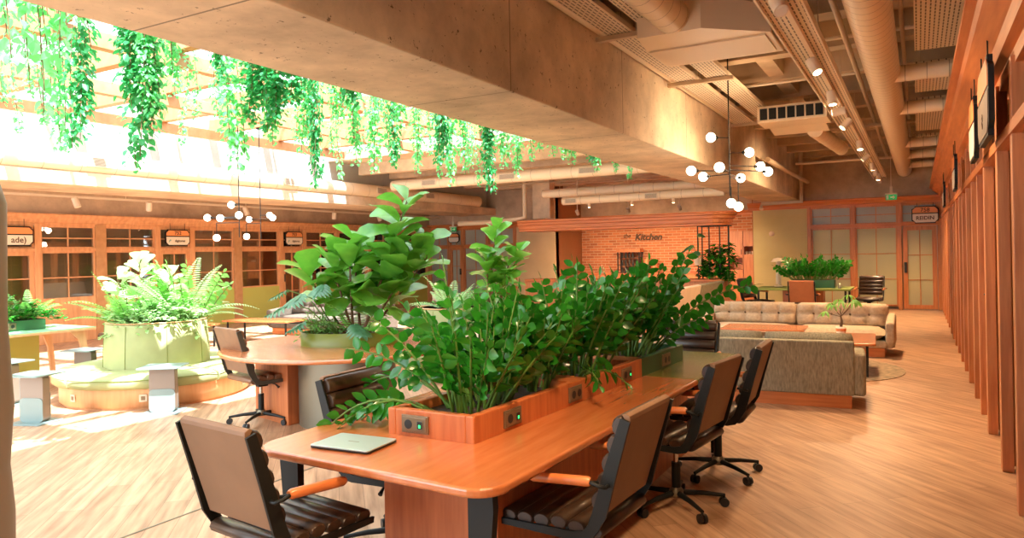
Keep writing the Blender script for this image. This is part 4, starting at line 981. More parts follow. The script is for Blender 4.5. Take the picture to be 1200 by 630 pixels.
for i in range(5):
    m_ = MB().lathe([(0.028, 0.0), (0.032, 0.09), (0.028, 0.09), (0.025, 0.01)], n=14).build('mug', M['creamf'], None, (-4.44+i*0.085, KY-0.42, 1.42)); tag(m_, 'cream mug in the row inside the right cabinet niche', 'mug', 'mugs in the cabinet niche')
# coffee station shelf
sh = empty('bottle_shelf', 'black framed shelf unit with wood top against the brick wall', 'shelf unit', (-8.12, KY-0.32, 0))
for x in (-0.36, 0.36):
    for y in (-0.14, 0.14): MB().box(x-0.015, x+0.015, y-0.015, y+0.015, 0.88, 1.62).build('upright', M['dark'], sh)
for z in (0.88, 1.12, 1.36): MB().box(-0.36, 0.36, -0.15, 0.15, z, z+0.02).build('shelf', M['dark'], sh)
MB().box(-0.40, 0.40, -0.18, 0.18, 1.55, 1.66).build('top', M['wood'], sh)
kc = empty('back_counter', 'orange kitchen back counter along the brick wall', 'counter', (-7.6, KY-0.35, 0))
MB().box(-2.2, 2.4, -0.25, 0.33, 0, 0.84).build('body', M['wood'], kc); MB().box(-2.22, 2.42, -0.28, 0.33, 0.84, 0.88).build('countertop', M['woodx'], kc)
bp_ = MB().lathe([(0.035, 0), (0.035, 0.12), (0.012, 0.16), (0.012, 0.2), (0.0, 0.2)], n=12).build('bottle', M['black'], None, (-8.37, KY-0.35, 0.90)); tag(bp_, 'dark bottle on the black shelf unit in the kitchen', 'bottle', 'bottles on the kitchen shelf')
for i in range(14):
    if i == 0: continue
    c = dup(bp_); c.location = (-8.37+(i % 5)*0.12, KY-0.35, [0.90, 1.14, 1.38][i//5] if i < 14 else 0.9)
for i, x in enumerate((-7.55, -7.30)):
    tag(MB().lathe([(0.09, 0.0), (0.10, 0.42), (0.07, 0.46), (0.0, 0.47)], n=16).build('canister', M['wood'], None, (x, KY-0.35, 0.88)), ['left', 'right'][i]+' tall orange canister on the kitchen back counter', 'canister')
ks = empty('kitchen_sign', 'dark cut-out script letters reading Kitchen on the brick wall', 'sign', (-7.72, KY-0.01, 2.02))
text('Kitchen', 0.29, ks, (0.12, -0.01, 0), (R(90), 0, 0), M['ink'], 'lettering', 0.25, 0.012, 0.008)
text('the', 0.19, ks, (-0.60, -0.01, 0.06), (R(90), 0, 0), M['ink'], 'small_lettering', 0.25, 0.008, 0.002)

# ================================================================== FAR GREEN DESK, CHAIRS, LAMP
fd = empty('green_desk', 'dark green topped desk behind the beige sofa with a planter on it', 'desk', (-2.15, 16.6, 0))
MB().box(-0.95, 0.95, -0.55, 0.55, 0.70, 0.74).build('tabletop', M['greend'], fd, bevel=0.006)
MB().box(-0.4, 0.4, -0.2, 0.2, 0, 0.70).build('plinth', M['dwood'], fd)
for sx in (-1, 1):
    for sy in (-1, 1): MB().box(sx*0.85-0.02, sx*0.85+0.02, sy*0.48-0.02, sy*0.48+0.02, 0, 0.70).build('leg', M['dark'], fd)
bx = empty('green_planter_box', 'green planter box on the far green desk', 'planter', (-1.95, 16.55, 0.74))
MB().box(-0.42, 0.42, -0.16, 0.16, 0, 0.17).build('planter_body', M['bottleg'], bx, bevel=0.005); MB().box(-0.40, 0.40, -0.14, 0.14, 0.17, 0.173).build('soil', M['soil'], bx)
zz('zamioculcas_plant', 'glossy bush in the planter on the far green desk', (-1.95, 16.55, 0.91), 80, 0.50, 0.62, 0.26, None, 'zz', spread=1.0, lw=1.15)
tag(MB().lathe([(0.035, 0.0), (0.03, 0.11), (0.026, 0.11)], n=14).build('cup', M['steel'], None, (-1.42, 16.25, 0.74)), 'metal cup beside the planter on the far green desk', 'cup')
lm = empty('desk_lamp', 'cream desk lamp behind the bush on the far green desk', 'lamp', (-2.72, 16.95, 0.74))
MB().lathe([(0.09, 0), (0.09, 0.02), (0.015, 0.03), (0.015, 0.05)], n=20).build('base', M['cream'], lm)
MB().lathe([(0.06, 0.05), (0.045, 0.55)], n=16).build('stem', M['cream'], lm)
MB().lathe([(0.16, 0.55), (0.10, 0.62), (0.0, 0.64)], n=20).build('shade', M['cream'], lm)
ob = make_chair('office_chair', 'orange backed chair at the far green desk, seen from behind above the sofa', 'cognac'); place(ob, (-2.02, 15.55, 0), R(0), None, GB)
chair(-3.05, 16.3, -20, 'dark chair at the left end of the far green desk', GB)
chair(-0.95, 17.6, 262, 'dark ribbed chair facing the camera right of the far green desk', GB)
chair(-10.9, 6.9, 250, 'brown ribbed chair between the mint desk and the sunlit round bench', GB)
# wall dots
for i, (x, y, z, m_, lb) in enumerate([(-3.45, FY-0.05, 1.98, 'cream', 'round cream thermostat on the olive wall'), (-10.95, FY-0.05, 1.62, 'cream', 'small round sensor on the tan wall')]):
    o = MB().lathe([(0.07, 0), (0.07, 0.025), (0.0, 0.03)], n=20).build('thermostat', M[m_], None, (x, y, z)); o.rotation_euler = (R(90), 0, 0); tag(o, lb, 'thermostat')

# ================================================================== HANGING SIGNS
def body2(s): return s == 'ade)'
def sign(label, loc, rz, W, H, top, bottom, style=0, hang=0.0, dark=False):
    # faces -y in local space; z up
    t = empty('hanging_sign', label, 'sign', loc, rz, 'office name signs'); c = H*0.16
    def octo(w_, h_, z): return [(-w_/2+c, -h_/2+z), (w_/2-c, -h_/2+z), (w_/2-c, -h_/2+c*0.5+z), (w_/2, -h_/2+c+z), (w_/2, h_/2-c+z), (w_/2-c, h_/2-c*0.5+z), (w_/2-c, h_/2+z), (-w_/2+c, h_/2+z), (-w_/2+c, h_/2-c*0.5+z), (-w_/2, h_/2-c+z), (-w_/2, -h_/2+c+z), (-w_/2+c, -h_/2+c*0.5+z)]
    MB().prism(octo(W, H, 0), -0.012, 0.02, 'y').build('board', M['dark'], t)
    e = 0.022; zs = H*0.08; w_, h_ = W/2-e, H/2-e
    MB().prism([(-w_, zs+0.012), (w_, zs+0.012), (w_, h_-c), (w_-c, h_), (-w_+c, h_), (-w_, h_-c)], -0.017, -0.012, 'y').build('number_field', M['signo'], t)
    MB().prism([(-w_+c, -h_), (w_-c, -h_), (w_, -h_+c), (w_, zs-0.012), (-w_, zs-0.012), (-w_, -h_+c)], -0.017, -0.012, 'y').build('name_field', M['taupe'] if dark else M['signc'], t)
    if top: text(top, H*0.32, t, (0, -0.019, H*0.27), (R(90), 0, 0), M['ink'], 'number', 0, 0.001, 0.002)
    if bottom:
        sz = H*(0.30 if style == 1 else 0.42 if style == 2 else 0.2)
        text(bottom, sz, t, (W*(0.08 if style == 0 else 0.17 if body2(bottom) else 0), -0.019, -H*0.2), (R(90), 0, 0), M['ink'], 'lettering', 0, 0.001, 0.003 if style == 1 else 0.002)
        if style == 0:
            MB().tube([(-W*0.38, -0.02, -H*0.30), (-W*0.35, -0.02, -H*0.18), (-W*0.31, -0.02, -H*0.12), (-W*0.29, -0.02, -H*0.18), (-W*0.34, -0.02, -H*0.2)], 0.006, 5).build('emblem', M['inkg'], t)
    if hang:
        for s in (-1, 1): MB().tube([(s*W*0.3, 0, H/2), (s*W*0.3, 0, H/2+hang)], 0.005, 5).build('chain', M['dark'], t)
    return t
sign('sign 758 REIDIN hanging in front of the far door', (0.16, FY-0.20, 2.34), 0, 0.58, 0.42, '758', 'REIDIN', 1, 0.08)
sign('sign numbered 752 above the left office door', (LX+0.12, ly(11.9), 2.09), R(90), 0.62, 0.37, '752', 'digitorus', 0, 0.14)
sign('sign numbered 753 above the left office door by the fig', (LX+0.12, ly(15.83), 2.10), R(90), 0.62, 0.37, '753', 'digitorus', 0, 0.14)
sign('cream sign ending in the letters ade at the left picture edge', (LX+0.12, ly(8.02), 2.09), R(90), 0.80, 0.37, '', 'ade)', 2, 0.14)
sign('sign above the rear left door, half hidden by the fiddle leaf fig', (-13.72, FY-0.12, 2.14), 0, 0.44, 0.32, '', '', 0, 0.22)
sign('big sign with dark name field on the right wall, nearest the camera', (0.40, 5.70, 2.52), R(-90), 0.85, 0.50, '', 'e', 2, 0.16, True)
sign('second sign from the camera on the right wall', (0.40, 6.85, 2.50), R(-90), 0.62, 0.48, '', '', 0, 0.16)
sign('third sign on the right wall, further along the corridor', (0.40, 10.3, 2.46), R(-90), 0.62, 0.42, '', '', 0, 0.16)
sign('fourth and smallest looking sign at the far end of the right wall', (0.40, 14.6, 2.46), R(-90), 0.62, 0.42, '', '', 0, 0.16)
def exitsign(loc, label, rz=0):
    t = empty('exit_sign', label, 'exit sign', loc, rz, 'green exit signs')
    MB().box(-0.13, 0.13, -0.04, 0.04, 0.065, 0.10).box(-0.03, 0.03, -0.02, 0.02, 0.10, 0.26).box(-0.008, 0.008, -0.008, 0.008, 0.26, 1.2).build('housing', M['cream'], t)
    MB().box(-0.12, 0.12, -0.012, 0.012, -0.065, 0.065).build('panel', M['exitg'], t)
    MB().prism([(-0.02, -0.012), (0.05, -0.012), (0.03, -0.04), (0.05, -0.04), (0.085, 0), (0.05, 0.04), (0.03, 0.04), (0.05, 0.012), (-0.02, 0.012)], -0.016, -0.0125, 'y').box(-0.105, -0.055, -0.016, -0.0125, -0.05, 0.05).build('arrow', M['signc'], t)
exitsign((-0.55, FY-0.75, 2.77), 'green exit sign with white arrow above the far office')
exitsign((-13.55, FY-0.4, 2.42), 'green exit sign above the rear left door')
# ================================================================== CEILING SERVICES
def rduct(name, label, a, b, r, seam=0.35, cat='duct', group=None, n=26, hang=(), ceil=3.95):
    a = Vector(a); b = Vector(b); t = empty(name, label, cat, a, 0, group); d = b-a; L = d.length; u = d.normalized()
    s = MB(); s.tube([Vector((0, 0, 0)), d], r, n, True, 0); k = int(L/seam); e = Vector((0, 0, 1)).cross(u).normalized(); g = u.cross(e)
    for i in range(k+1):
        c = u*(i*seam+0.01); vs = []
        for q in (-0.004, 0.004):
            for j in range(n):
                w_ = 2*PI*j/n; vs.append(c+u*q+(e*math.cos(w_)+g*math.sin(w_))*(r+0.003))
        s.add(vs, [(j, (j+1) % n, n+(j+1) % n, n+j) for j in range(n)], True, 1)
    s.build('pipe', [M['duct'], M['ductseam']], t)
    for q in hang:
        c = u*(L*q); MB().tube([c+Vector((0, 0, r-0.005)), Vector((c.x, c.y, ceil-a.z))], 0.008, 5).build('hanger', M['pipe'], t)
    return t
def grille(parent, mx, W, H):
    g = MB().obox(mx, W, H, 0.012).build('grille', M['cream'], parent)
    b = MB()
    for i in range(7): b.obox(mx @ Matrix.Translation((0, -H*0.36+H*0.12*i, 0.007)), W*0.86, H*0.06, 0.004)
    b.build('slot', M['taupe'], g)
rduct('spiral_duct', 'thick cream spiral duct running along the corridor ceiling', (-0.32, -0.5, 3.46), (-0.27, 20.4, 3.46), 0.165, 0.16, hang=(0.15, 0.3, 0.45, 0.6, 0.75, 0.9), ceil=4.2)
for i, y in enumerate((2.9, 5.6, 8.75, 10.95, 14.7, 16.6, 18.6)):
    rduct('branch_duct', 'cream branch duct crossing from the spiral duct to the right wall', (-0.30, y, 3.42), (0.6, y, 3.42), 0.085, 0.2, 'duct', 'branch ducts over the corridor')
for i, (y0, y1) in enumerate([(-0.5, 8.4), (9.1, 10.7), (11.3, 14.3), (15.0, 16.3)]):
    o = MB().box(0.0, 0.50, y0, y1, 3.56, 3.60).build('perforated_panel', M['perf']); tag(o, 'perforated ceiling panel beside the right cornice, number %d from the camera' % (i+1), 'ceiling panel', 'perforated panels over the corridor')
    for (x, y) in [(0.05, y0+0.2), (0.45, y0+0.2), (0.05, y1-0.2), (0.45, y1-0.2)]: MB().tube([(x, y, 3.6), (x, y, 3.92)], 0.006, 5).build('hanger', M['pipe'], o)
# perforated cable trays beside the beam
for i, (x0, x1) in enumerate([(-2.58, -2.34), (-2.20, -1.96)]):
    t = empty('cable_tray', ['left perforated tray next to the concrete beam', 'right perforated tray of the pair beside the concrete beam'][i], 'cable tray', (0, 0, 0), 0, 'perforated trays by the beam')
    MB().box(x0, x1, -0.5, 12.6, 3.68, 3.69).build('tray_base', M['perf'], t)
    MB().box(x0-0.01, x0, -0.5, 12.6, 3.68, 3.73).box(x1, x1+0.01, -0.5, 12.6, 3.68, 3.73).build('tray_side', M['cream'], t)
for i, y in enumerate((6.6, 8.9, 12.4)):
    o = MB().box(-2.70, -1.9, y-0.03, y+0.03, 3.63, 3.675).build('tray_bracket', M['pipe']); tag(o, 'slotted bracket under the perforated trays', 'bracket', 'tray brackets')
    MB().tube([(-2.3, y, 3.675), (-2.3, y, 3.93)], 0.006, 5).build('rod', M['pipe'], o)
o = MB().tube([(-2.66, -0.5, 3.74), (-2.66, 12.6, 3.74)], 0.045, 12).build('pipe', M['duct']); tag(o, 'cream pipe following the top of the concrete beam', 'pipe')
# fan coil with duct
fc = empty('fan_coil_unit', 'large cream fan coil box with tapered hood under the ceiling, near the beam', 'fan coil unit', (-1.65, 7.0, 3.5))
MB().box(-0.58, 0.55, -0.30, 0.42, 0.0, 0.24).build('casing', M['duct'], fc, bevel=0.01)
MB().add([(-0.58, -0.3, 0), (0.55, -0.3, 0), (0.55, -0.3, 0.24), (-0.58, -0.3, 0.24), (-0.52, -0.75, 0.0), (0.05, -0.75, 0.0), (0.05, -0.75, 0.30), (-0.52, -0.75, 0.30)], [(0, 4, 5, 1), (1, 5, 6, 2), (2, 6, 7, 3), (3, 7, 4, 0), (4, 7, 6, 5)]).build('hood', M['duct'], fc)
MB().box(-0.56, 0.5, -0.28, 0.3, -0.015, 0.0).build('access_panel', M['cream'], fc)
MB().box(0.55, 0.62, -0.2, 0.1, 0.03, 0.2).tube([(0.58, -0.1, 0.05), (0.66, -0.15, -0.02), (0.64, 0.1, 0.0), (0.7, 0.2, 0.15)], 0.015, 6).tube([(0.58, -0.2, 0.12), (0.8, -0.45, 0.16)], 0.018, 6).build('valve', M['dark'], fc)
rduct('round_duct', 'cream round duct feeding the large fan coil from the front', (-1.90, 0.2, 3.70), (-1.85, 6.26, 3.64), 0.15, 0.2, hang=(0.35, 0.8), ceil=4.2)
fc = empty('fan_coil_unit', 'smaller fan coil with dark intake further along the beam', 'fan coil unit', (-1.5, 11.3, 3.42))
MB().box(-0.52, 0.42, -0.28, 0.30, 0.0, 0.24).build('casing', M['duct'], fc, bevel=0.01)
b = MB()
for i in range(7): b.box(-0.48+i*0.125, -0.38+i*0.125, -0.30, -0.28, 0.04, 0.20)
b.build('intake', M['dark'], fc)
MB().prism([(0.30, 0.0), (0.30, 0.24), (0.75, 0.12), (0.75, -0.05)], -0.45, 0.35, 'x').build('hood', M['duct'], fc)
rduct('round_duct', 'short round duct behind the smaller fan coil', (-1.35, 12.0, 3.40), (-1.2, 14.6, 3.40), 0.12, 0.3, hang=(0.3, 0.8), ceil=4.2)
# light track with spots
tk = empty('lighting_track', 'slotted cream lighting track carrying the corridor spotlights', 'lighting track', (0, 0, 0))
MB().box(-0.93, -0.67, -0.3, 20.2, 3.30, 3.31).build('tray_base', M['perf'], tk)
MB().box(-0.945, -0.93, -0.3, 20.2, 3.27, 3.34).box(-0.67, -0.655, -0.3, 20.2, 3.27, 3.34).box(-0.79, -0.76, -0.3, 20.2, 3.26, 3.30).build('rail', M['cream'], tk)
for i in range(9): MB().tube([(-0.8, 0.6+i*2.3, 3.31), (-0.8, 0.6+i*2.3, 3.95)], 0.006, 5).build('hanger', M['pipe'], tk)
def spot(loc, aim, lit=False, label='', group='corridor spotlights', s=1.0, drop=0.07):
    t = empty('spotlight', label, 'spotlight', loc, 0, group)
    d = Vector(aim).normalized(); c = Vector((0, 0, -drop))
    MB().tube([(0, 0, 0.0), (0, 0, -drop)], 0.012*s, 8).build('arm', M['cream'], t)
    MB().tube([c-d*0.06*s, c+d*0.085*s], 0.047*s, 18).build('housing', M['cream'], t)
    MB().tube([c+d*0.0852*s, c+d*0.088*s], 0.036*s, 18).build('lens', M['lampon' if lit else 'signc'], t)
    if lit:
        l = bpy.data.lights.new('spot_light', 'SPOT'); l.energy = lit; l.spot_size = R(125); l.spot_blend = 1.0; l.color = (1, 0.66, 0.36); l.shadow_soft_size = 0.05
        o = bpy.data.objects.new('spot_light', l); COL.objects.link(o); o.parent = t; o.location = c+d*0.10*s; o.rotation_euler = d.to_track_quat('-Z', 'Y').to_euler()
    return t
ordn = ['nearest', 'second', 'third', 'fourth', 'fifth, lit', 'sixth', 'seventh', 'eighth', 'ninth', 'tenth']
for i, (y, aim) in enumerate([(5.0, (0.35, -0.6, -0.8)), (6.85, (0.4, -0.3, -0.8)), (8.4, (0.1, -0.1, -1)), (10.3, (-0.7, -0.3, -0.8)), (12.6, (0.1, -0.3, -1)), (14.4, (-0.9, 0.2, -0.7)), (16.1, (0.1, 0.2, -1)), (17.4, (0, 0, -1)), (18.6, (0, 0, -1)), (19.6, (0, 0, -1))]):
    spot((-0.775, y, 3.26), aim, {1: 150, 2: 150, 3: 300, 4: 300, 5: 260, 6: 300, 8: 260}.get(i, 0), ordn[i]+' spotlight from the camera on the corridor track')
# spots lighting the near desk side and the beam
for i, (x, y, aim, e) in enumerate([(-0.775, 9.35, (-1, 0.05, -0.10), 90), (-0.775, 2.2, (-0.5, 0.3, -1), 150), (-0.775, 0.3, (-0.5, 0.4, -1), 110)]):
    spot((x, y, 3.26), aim, e, ['corridor spotlight turned sideways to warm the concrete beam', 'spotlight over the near end of the desk', 'spotlight over the camera end of the corridor'][i])
# thin pipes and conduits under the slab
pipes = [((-2.4, 8.6, 3.86), (0.6, 8.6, 3.86), 0.022), ((-2.0, 6.0, 3.9), (-0.9, 9.5, 3.75), 0.02), ((-0.62, -0.5, 3.75), (-0.62, 20, 3.75), 0.03), ((-1.2, -0.5, 3.85), (-1.2, 20, 3.85), 0.025), ((-1.9, 13.4, 3.6), (0.2, 13.4, 3.6), 0.03), ((-2.5, 14.6, 3.3), (-2.5, 20.4, 3.3), 0.05), ((-2.6, 10.2, 3.8), (0.5, 10.2, 3.8), 0.018), ((-1.6, 4.0, 3.92), (0.5, 4.0, 3.92), 0.03), ((-0.1, 0, 3.7), (-0.1, 20, 3.7), 0.02), ((-2.4, 17.6, 3.5), (0.4, 17.6, 3.5), 0.03), ((-0.42, -0.5, 3.75), (-0.42, 20, 3.75), 0.012)]
for i, (a, c, r) in enumerate(pipes):
    tag(MB().tube([a, c], r, 8).build('ceiling_pipe', M['pipe' if i % 3 else 'cream']), 'thin painted pipe under the corridor ceiling', 'pipe', 'thin pipes under the corridor ceiling')
o = MB().tube([(-1.6, 3.0, 3.80), (-1.1, 4.4, 3.76), (-0.9, 6.0, 3.70), (-0.98, 6.6, 3.70), (-1.08, 6.9, 3.6)], 0.03, 8).build('cable_bundle', M['dark']); tag(o, 'dark cable bundle looping above the large fan coil', 'cable')
o = MB().tube([(-2.55, 19.5, 4.0), (-2.55, 19.5, 2.75), (-3.5, 19.5, 2.74), (-3.5, 19.4, 2.6)], 0.055, 10).build('bent_pipe', M['pipe']); tag(o, 'bent grey pipe coming down at the end of the concrete beam', 'pipe')
# ducts beyond the skylight (running across)
t = rduct('round_duct', 'upper long cream duct crossing beyond the skylight', (-8.55, 17.0, 3.12), (-3.73, 17.0, 3.13), 0.11, 0.5, hang=(0.1, 0.5, 0.9), ceil=3.9)
t = rduct('round_duct', 'lower long cream duct under the ceiling near the kitchen', (-7.7, 16.4, 2.86), (-3.73, 16.4, 2.88), 0.10, 0.5, hang=(0.1, 0.5, 0.9), ceil=3.9)
grille(t, frame_mx((0.25, -0.10, -0.01), (1, 0, 0), (0, -1, 0.1)), 0.32, 0.12); grille(t, frame_mx((2.3, -0.10, 0), (1, 0, 0), (0, -1, 0.1)), 0.32, 0.12)
t = rduct('round_duct', 'cream duct with vents lying along the left concrete ledge', (-12.2, 1.0, 3.24), (-12.2, 19.6, 3.24), 0.17, 0.6)
for y in (7.3, 11.6, 14.7, 16.8): grille(t, frame_mx((0.17, y-1.0, 0.02), (0, 1, 0), (1, 0, 0.1)), 0.42, 0.16)
t = rduct('round_duct', 'high cream duct with vents behind the hanging vines', (-11.6, 14.6, 3.35), (-3.73, 14.6, 3.35), 0.13, 0.5, hang=(0.1, 0.5, 0.9), ceil=3.9)
for x in (1.2, 3.4, 5.4): grille(t, frame_mx((x, -0.13, 0), (1, 0, 0), (0, -1, 0.1)), 0.45, 0.13)
o = MB().tube([(-9.75, 18.2, 3.9), (-9.75, 18.2, 2.6), (-10.6, 18.2, 2.5), (-12.0, 18.2, 2.5)], 0.07, 10).build('bent_pipe', M['duct']); tag(o, 'bent cream pipe in the corner above the tan wall', 'pipe')
o = MB().box(-9.55, -9.0, 18.3, 18.6, 2.55, 3.9).build('service_duct', M['concl'], bevel=0.01); tag(o, 'boxed service duct beside the bent cream pipe', 'service duct')
for i in range(6):
    tag(MB().tube([(-12+i*0.2, 15.2+i*0.7, 3.55), (-3.8, 14.9+i*0.8, 3.5)], 0.02, 6).build('ceiling_pipe', M['pipe']), 'thin pipe under the ceiling beyond the skylight', 'pipe', 'thin pipes beyond the skylight')
# left track with spots
o = MB().box(-14.0, -13.94, 2.0, 20.0, 2.80, 2.84).build('lighting_track', M['cream']); tag(o, 'cream lighting track along the left offices', 'lighting track')
for y in (3, 6, 9, 12, 15, 18): MB().tube([(-13.97, y, 2.84), (-13.97, y, 3.3)], 0.008, 5).build('hanger', M['cream'], o)
for i, y in enumerate((8.0, 9.5, 12.0, 15.0, 16.9, 18.6)):
    spot((-13.97, y, 2.80), (0.3*(-1)**i, 0.2, -1), 0, ordn[i].split(',')[0]+' spotlight from the left on the track over the left offices', 'left track spotlights', 1.3, 0.07)
for i, (x, y, z) in enumerate([(-7.0, 16.4, 2.77), (-5.9, 16.4, 2.775), (-4.9, 16.4, 2.78)]):
    t = spot((x, y, z), (0, 0, -1), 14, ['left', 'middle', 'right'][i]+' small lit spot above the bar hood', 'small spots above the bar', 0.7, 0.04)
for i, x in enumerate((-8.3, -6.8, -5.4)):
    spot((x, 18.6, 3.9), (0, 0.75, -0.7), 240, ['left', 'middle', 'right'][i]+' spotlight aimed at the brick kitchen wall', 'kitchen wall spotlights', 1.0, 1.2)

# ================================================================== GLOBE PENDANTS
def pendant(name, label, rod_px, top, zlow, d, globes, r, Y=None):
    if Y: d = CF*Y/ray(*rod_px).y
    base = atd(rod_px[0], rod_px[1], d); t = empty(name, label, 'pendant lamp', (base.x, base.y, 0), 0)
    MB().tube([(0, 0, zlow), (0, 0, top)], 0.008, 8).build('rod', M['dark'], t)
    MB().lathe([(0.05, top-0.03), (0.05, top)], n=16).build('canopy', M['dark'], t)
    for (gx, gy, ox, oy, kind) in globes:
        p = atd(gx, gy, d+oy) - Vector((base.x, base.y, 0))
        g = MB().ball(p, r, 18, 12).build('globe', M['globe'], t)
        if kind: MB().tube([(p.x, p.y, p.z+r*0.8), (p.x, p.y, p.z+kind)], 0.007, 6).tube([(0, 0, p.z+kind), (p.x, p.y, p.z+kind)], 0.007, 6).build('arm', M['dark'], g)
        else: MB().tube([(0, 0, p.z), p], 0.007, 6).tube([p.lerp(Vector((0, 0, p.z)), 0.95*r/max(.05, (p.xy).length)), p.lerp(Vector((0, 0, p.z)), min(.9, 1.5*r/max(.05, (p.xy).length)))], 0.02, 8).build('arm', M['dark'], g)
        l = bpy.data.lights.new('globe_light', 'POINT'); l.energy = 7.0; l.color = (1, 0.78, 0.5); l.shadow_soft_size = r*1.05
        lo = bpy.data.objects.new('globe_light', l); COL.objects.link(lo); lo.parent = g; lo.location = p
    return t
pendant('globe_pendant', 'black branching pendant with ten lit globes in front of the concrete beam', (855, 200), 4.2, 2.25, 8.9,
        [(833, 161, 0, -0.05, 0), (878, 178.5, 0, 0.0, 0), (810, 200, 0, -0.1, 0), (824, 207, 0, 0.25, 0), (843, 196, 0, -0.5, 0), (891, 195, 0, 0.15, 0), (900, 201, 0, 0.3, 0), (868, 208.5, 0, 0.5, 0), (857, 238, 0, 0.1, 0.2), (865.5, 242, 0, 0.5, 0.34)], 0.058)
pendant('globe_pendant', 'branching pendant with lit globes hanging left of the fiddle leaf fig', (280, 240), 4.1, 1.95, 12.4,
        [(243, 255, 0, 0.1, 0), (258, 255.4, 0, -0.1, 0), (254, 278.5, 0, 0, 0.25), (271, 240, 0, 0, 0), (280, 252, 0, -0.2, 0.1)], 0.058, 8.46)
pendant('globe_pendant', 'branching pendant nearest the 753 sign, its globes overlapping it from here', (305, 240), 4.1, 1.95, 12.6,
        [(292, 257, 0, 0.1, 0), (289, 277, 0, 0, 0.25), (316, 252, 0, 0, 0), (319.5, 255, 0, -0.3, 0)], 0.058, 9.84)

# ================================================================== HANGING VINES
def vine(name, label, group, loc, L, wid, n, LL, mat_, strands=3, kind=0):
    t = empty(name, label, 'hanging plant', loc, rnd(0, 6), group); Lb = MB(); S = MB()
    for s in range(strands):
        ph = rnd(0, 6); ln = L*rnd(0.55, 1.0) if s else L; ox, oy = rnd(-wid, wid)*0.7, rnd(-wid, wid)*0.7
        pts = [Vector((ox+0.04*math.sin(ph+3*q), oy+0.04*math.cos(ph+2.3*q), 0.04-ln*q)) for q in [i/8 for i in range(9)]]
        S.tube(pts, 0.004, 4, False)
        for k in range(int(n/strands*ln/L)):
            q = random.random()**0.8; f_ = min(7.999, q*8); i0 = int(f_); pp = pts[i0].lerp(pts[i0+1], f_-i0)
            a = rnd(0, 2*PI); rr = wid*rnd(0.1, 0.9)*(1-0.5*q*q); pp = pp + Vector((math.cos(a)*rr, math.sin(a)*rr, rnd(-.03, .03)))
            Lb.leaf(pp, (math.cos(a), math.sin(a), rnd(-1.2, 0.1)), (math.cos(a)*.8+rnd(-.5, .5), math.sin(a)*.8+rnd(-.5, .5), 0.7), LL*rnd(.65, 1.2), LL*rnd(.7, .95), kind, 0.2)
    S.build('stem', M['trunk'], t); Lb.build('foliage', M[mat_], t)
    return t
ZT = 4.08
protos = [vine('hanging_ivy', 'dark leaved ivy trail hanging from the pergola', 'dark ivy trails under the skylight', (0, 0, 0), 1.0, 0.15, 620, 0.058, 'ivy', 5),
          vine('hanging_ivy', 'dark leaved ivy trail hanging from the pergola', 'dark ivy trails under the skylight', (0, 0, 0), 1.0, 0.10, 400, 0.062, 'ivy', 3),
          vine('hanging_ivy', 'light green ivy trail hanging from the pergola', 'light ivy trails under the skylight', (0, 0, 0), 1.0, 0.13, 480, 0.054, 'ivyl', 4),
          vine('hanging_ivy', 'light green ivy trail hanging from the pergola', 'light ivy trails under the skylight', (0, 0, 0), 1.0, 0.07, 220, 0.05, 'ivyl', 2),
          vine('hanging_ivy', 'broad leaved ivy with lobed leaves hanging near the camera', 'broad leaved ivy near the camera', (0, 0, 0), 1.0, 0.24, 150, 0.085, 'ivyl', 5, 3)]
used = [False]*5
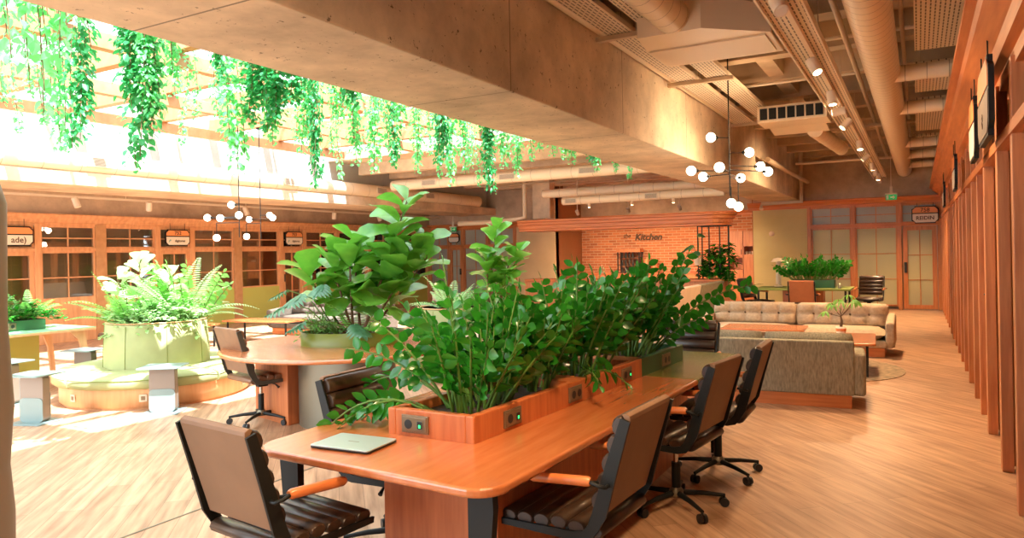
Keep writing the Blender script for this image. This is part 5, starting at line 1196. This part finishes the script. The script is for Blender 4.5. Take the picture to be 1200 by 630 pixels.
# (pixel x, pixel y of the tip, plane X, prototype, width factor)
V = [(14, 150, -8.2, 3, 1), (40, 120, -6.4, 4, 1), (70, 178, -7.0, 2, 1), (85, 60, -5.2, 4, .9), (5, 60, -5.0, 4, 1), (60, 40, -4.6, 4, .8), (100, 168, -7.4, 0, 1), (45, 140, -8.6, 3, 1),
     (150, 60, -6.5, 1, .8), (172, 188, -6.6, 0, 1.25), (160, 120, -6.2, 1, 1), (182, 150, -6.9, 2, 1), (208, 110, -6.3, 2, .8), (222, 165, -7.6, 3, 1), (258, 90, -5.6, 1, .7), (262, 165, -7.0, 3, 1), (280, 200, -6.9, 2, 1.3), (293, 140, -5.8, 0, 1), (305, 120, -6.0, 1, 1), (318, 165, -6.5, 2, 1), (328, 150, -6.0, 0, 1.1), (345, 120, -5.7, 1, 1), (352, 178, -6.9, 2, 1),
     (366, 165, -6.6, 3, 1), (375, 215, -7.2, 0, .8), (398, 145, -5.9, 2, .9), (395, 205, -7.4, 3, 1), (412, 120, -5.4, 1, .9), (420, 190, -6.6, 2, 1), (440, 200, -6.6, 2, 1.2), (448, 170, -6.0, 3, 1), (462, 192, -6.8, 1, .9), (470, 150, -5.6, 2, 1), (488, 200, -7.0, 2, 1), (498, 150, -5.8, 3, 1), (510, 205, -7.2, 3, 1), (524, 190, -6.2, 0, 1), (530, 215, -6.7, 2, 1), (545, 200, -6.2, 2, 1), (557, 215, -6.6, 3, 1),
     (568, 190, -5.8, 0, 1), (575, 222, -6.4, 1, .9), (592, 195, -5.6, 2, 1), (605, 205, -6.0, 2, 1), (618, 185, -5.2, 3, 1), (632, 175, -5.0, 2, 1), (660, 185, -5.0, 2, 1), (672, 190, -5.0, 2, 1), (690, 190, -4.9, 0, .8), (700, 200, -5.2, 2, .9), (718, 200, -4.8, 3, 1), (738, 207, -4.6, 3, 1), (650, 180, -4.7, 2, 1)]
for (x, y, X, k, wf) in V:
    p = atx(x, y, X); yb = -1.2 + 1.38*min(10, max(0, round((p.y+1.2)/1.38))); p = aty(x, y, yb+rnd(-.05, .05)); L = max(0.35, min(2.2, ZT-p.z))
    o = protos[k] if not used[k] else dup(protos[k]); used[k] = True
    o.location = (p.x, p.y, ZT); o.rotation_euler = (0, 0, rnd(0, 6.28)); o.scale = (wf*0.95, wf*0.95, L*1.08)
    if k == 4: o['label'] = 'broad leaved ivy with lobed leaves hanging near the camera'
# blurred grey pier at the left picture edge
tag(MB().prism([(-0.6, 0.3), (0.6, 0.3), (0.6, -0.3), (-0.6, -0.3)], 0, 1) and MB().lathe([(0.16, 0.0), (0.165, 0.55), (0.15, 0.75), (0.168, 1.0), (0.15, 1.35), (0.155, 1.85), (0.12, 1.98), (0.0, 2.0)], n=28).build('stone_pillar', M['taupe'], None, tuple(atd(-42, 400, 3.0).xy)+(0,)), 'grey brown rounded pillar cut by the left picture edge', 'pillar')
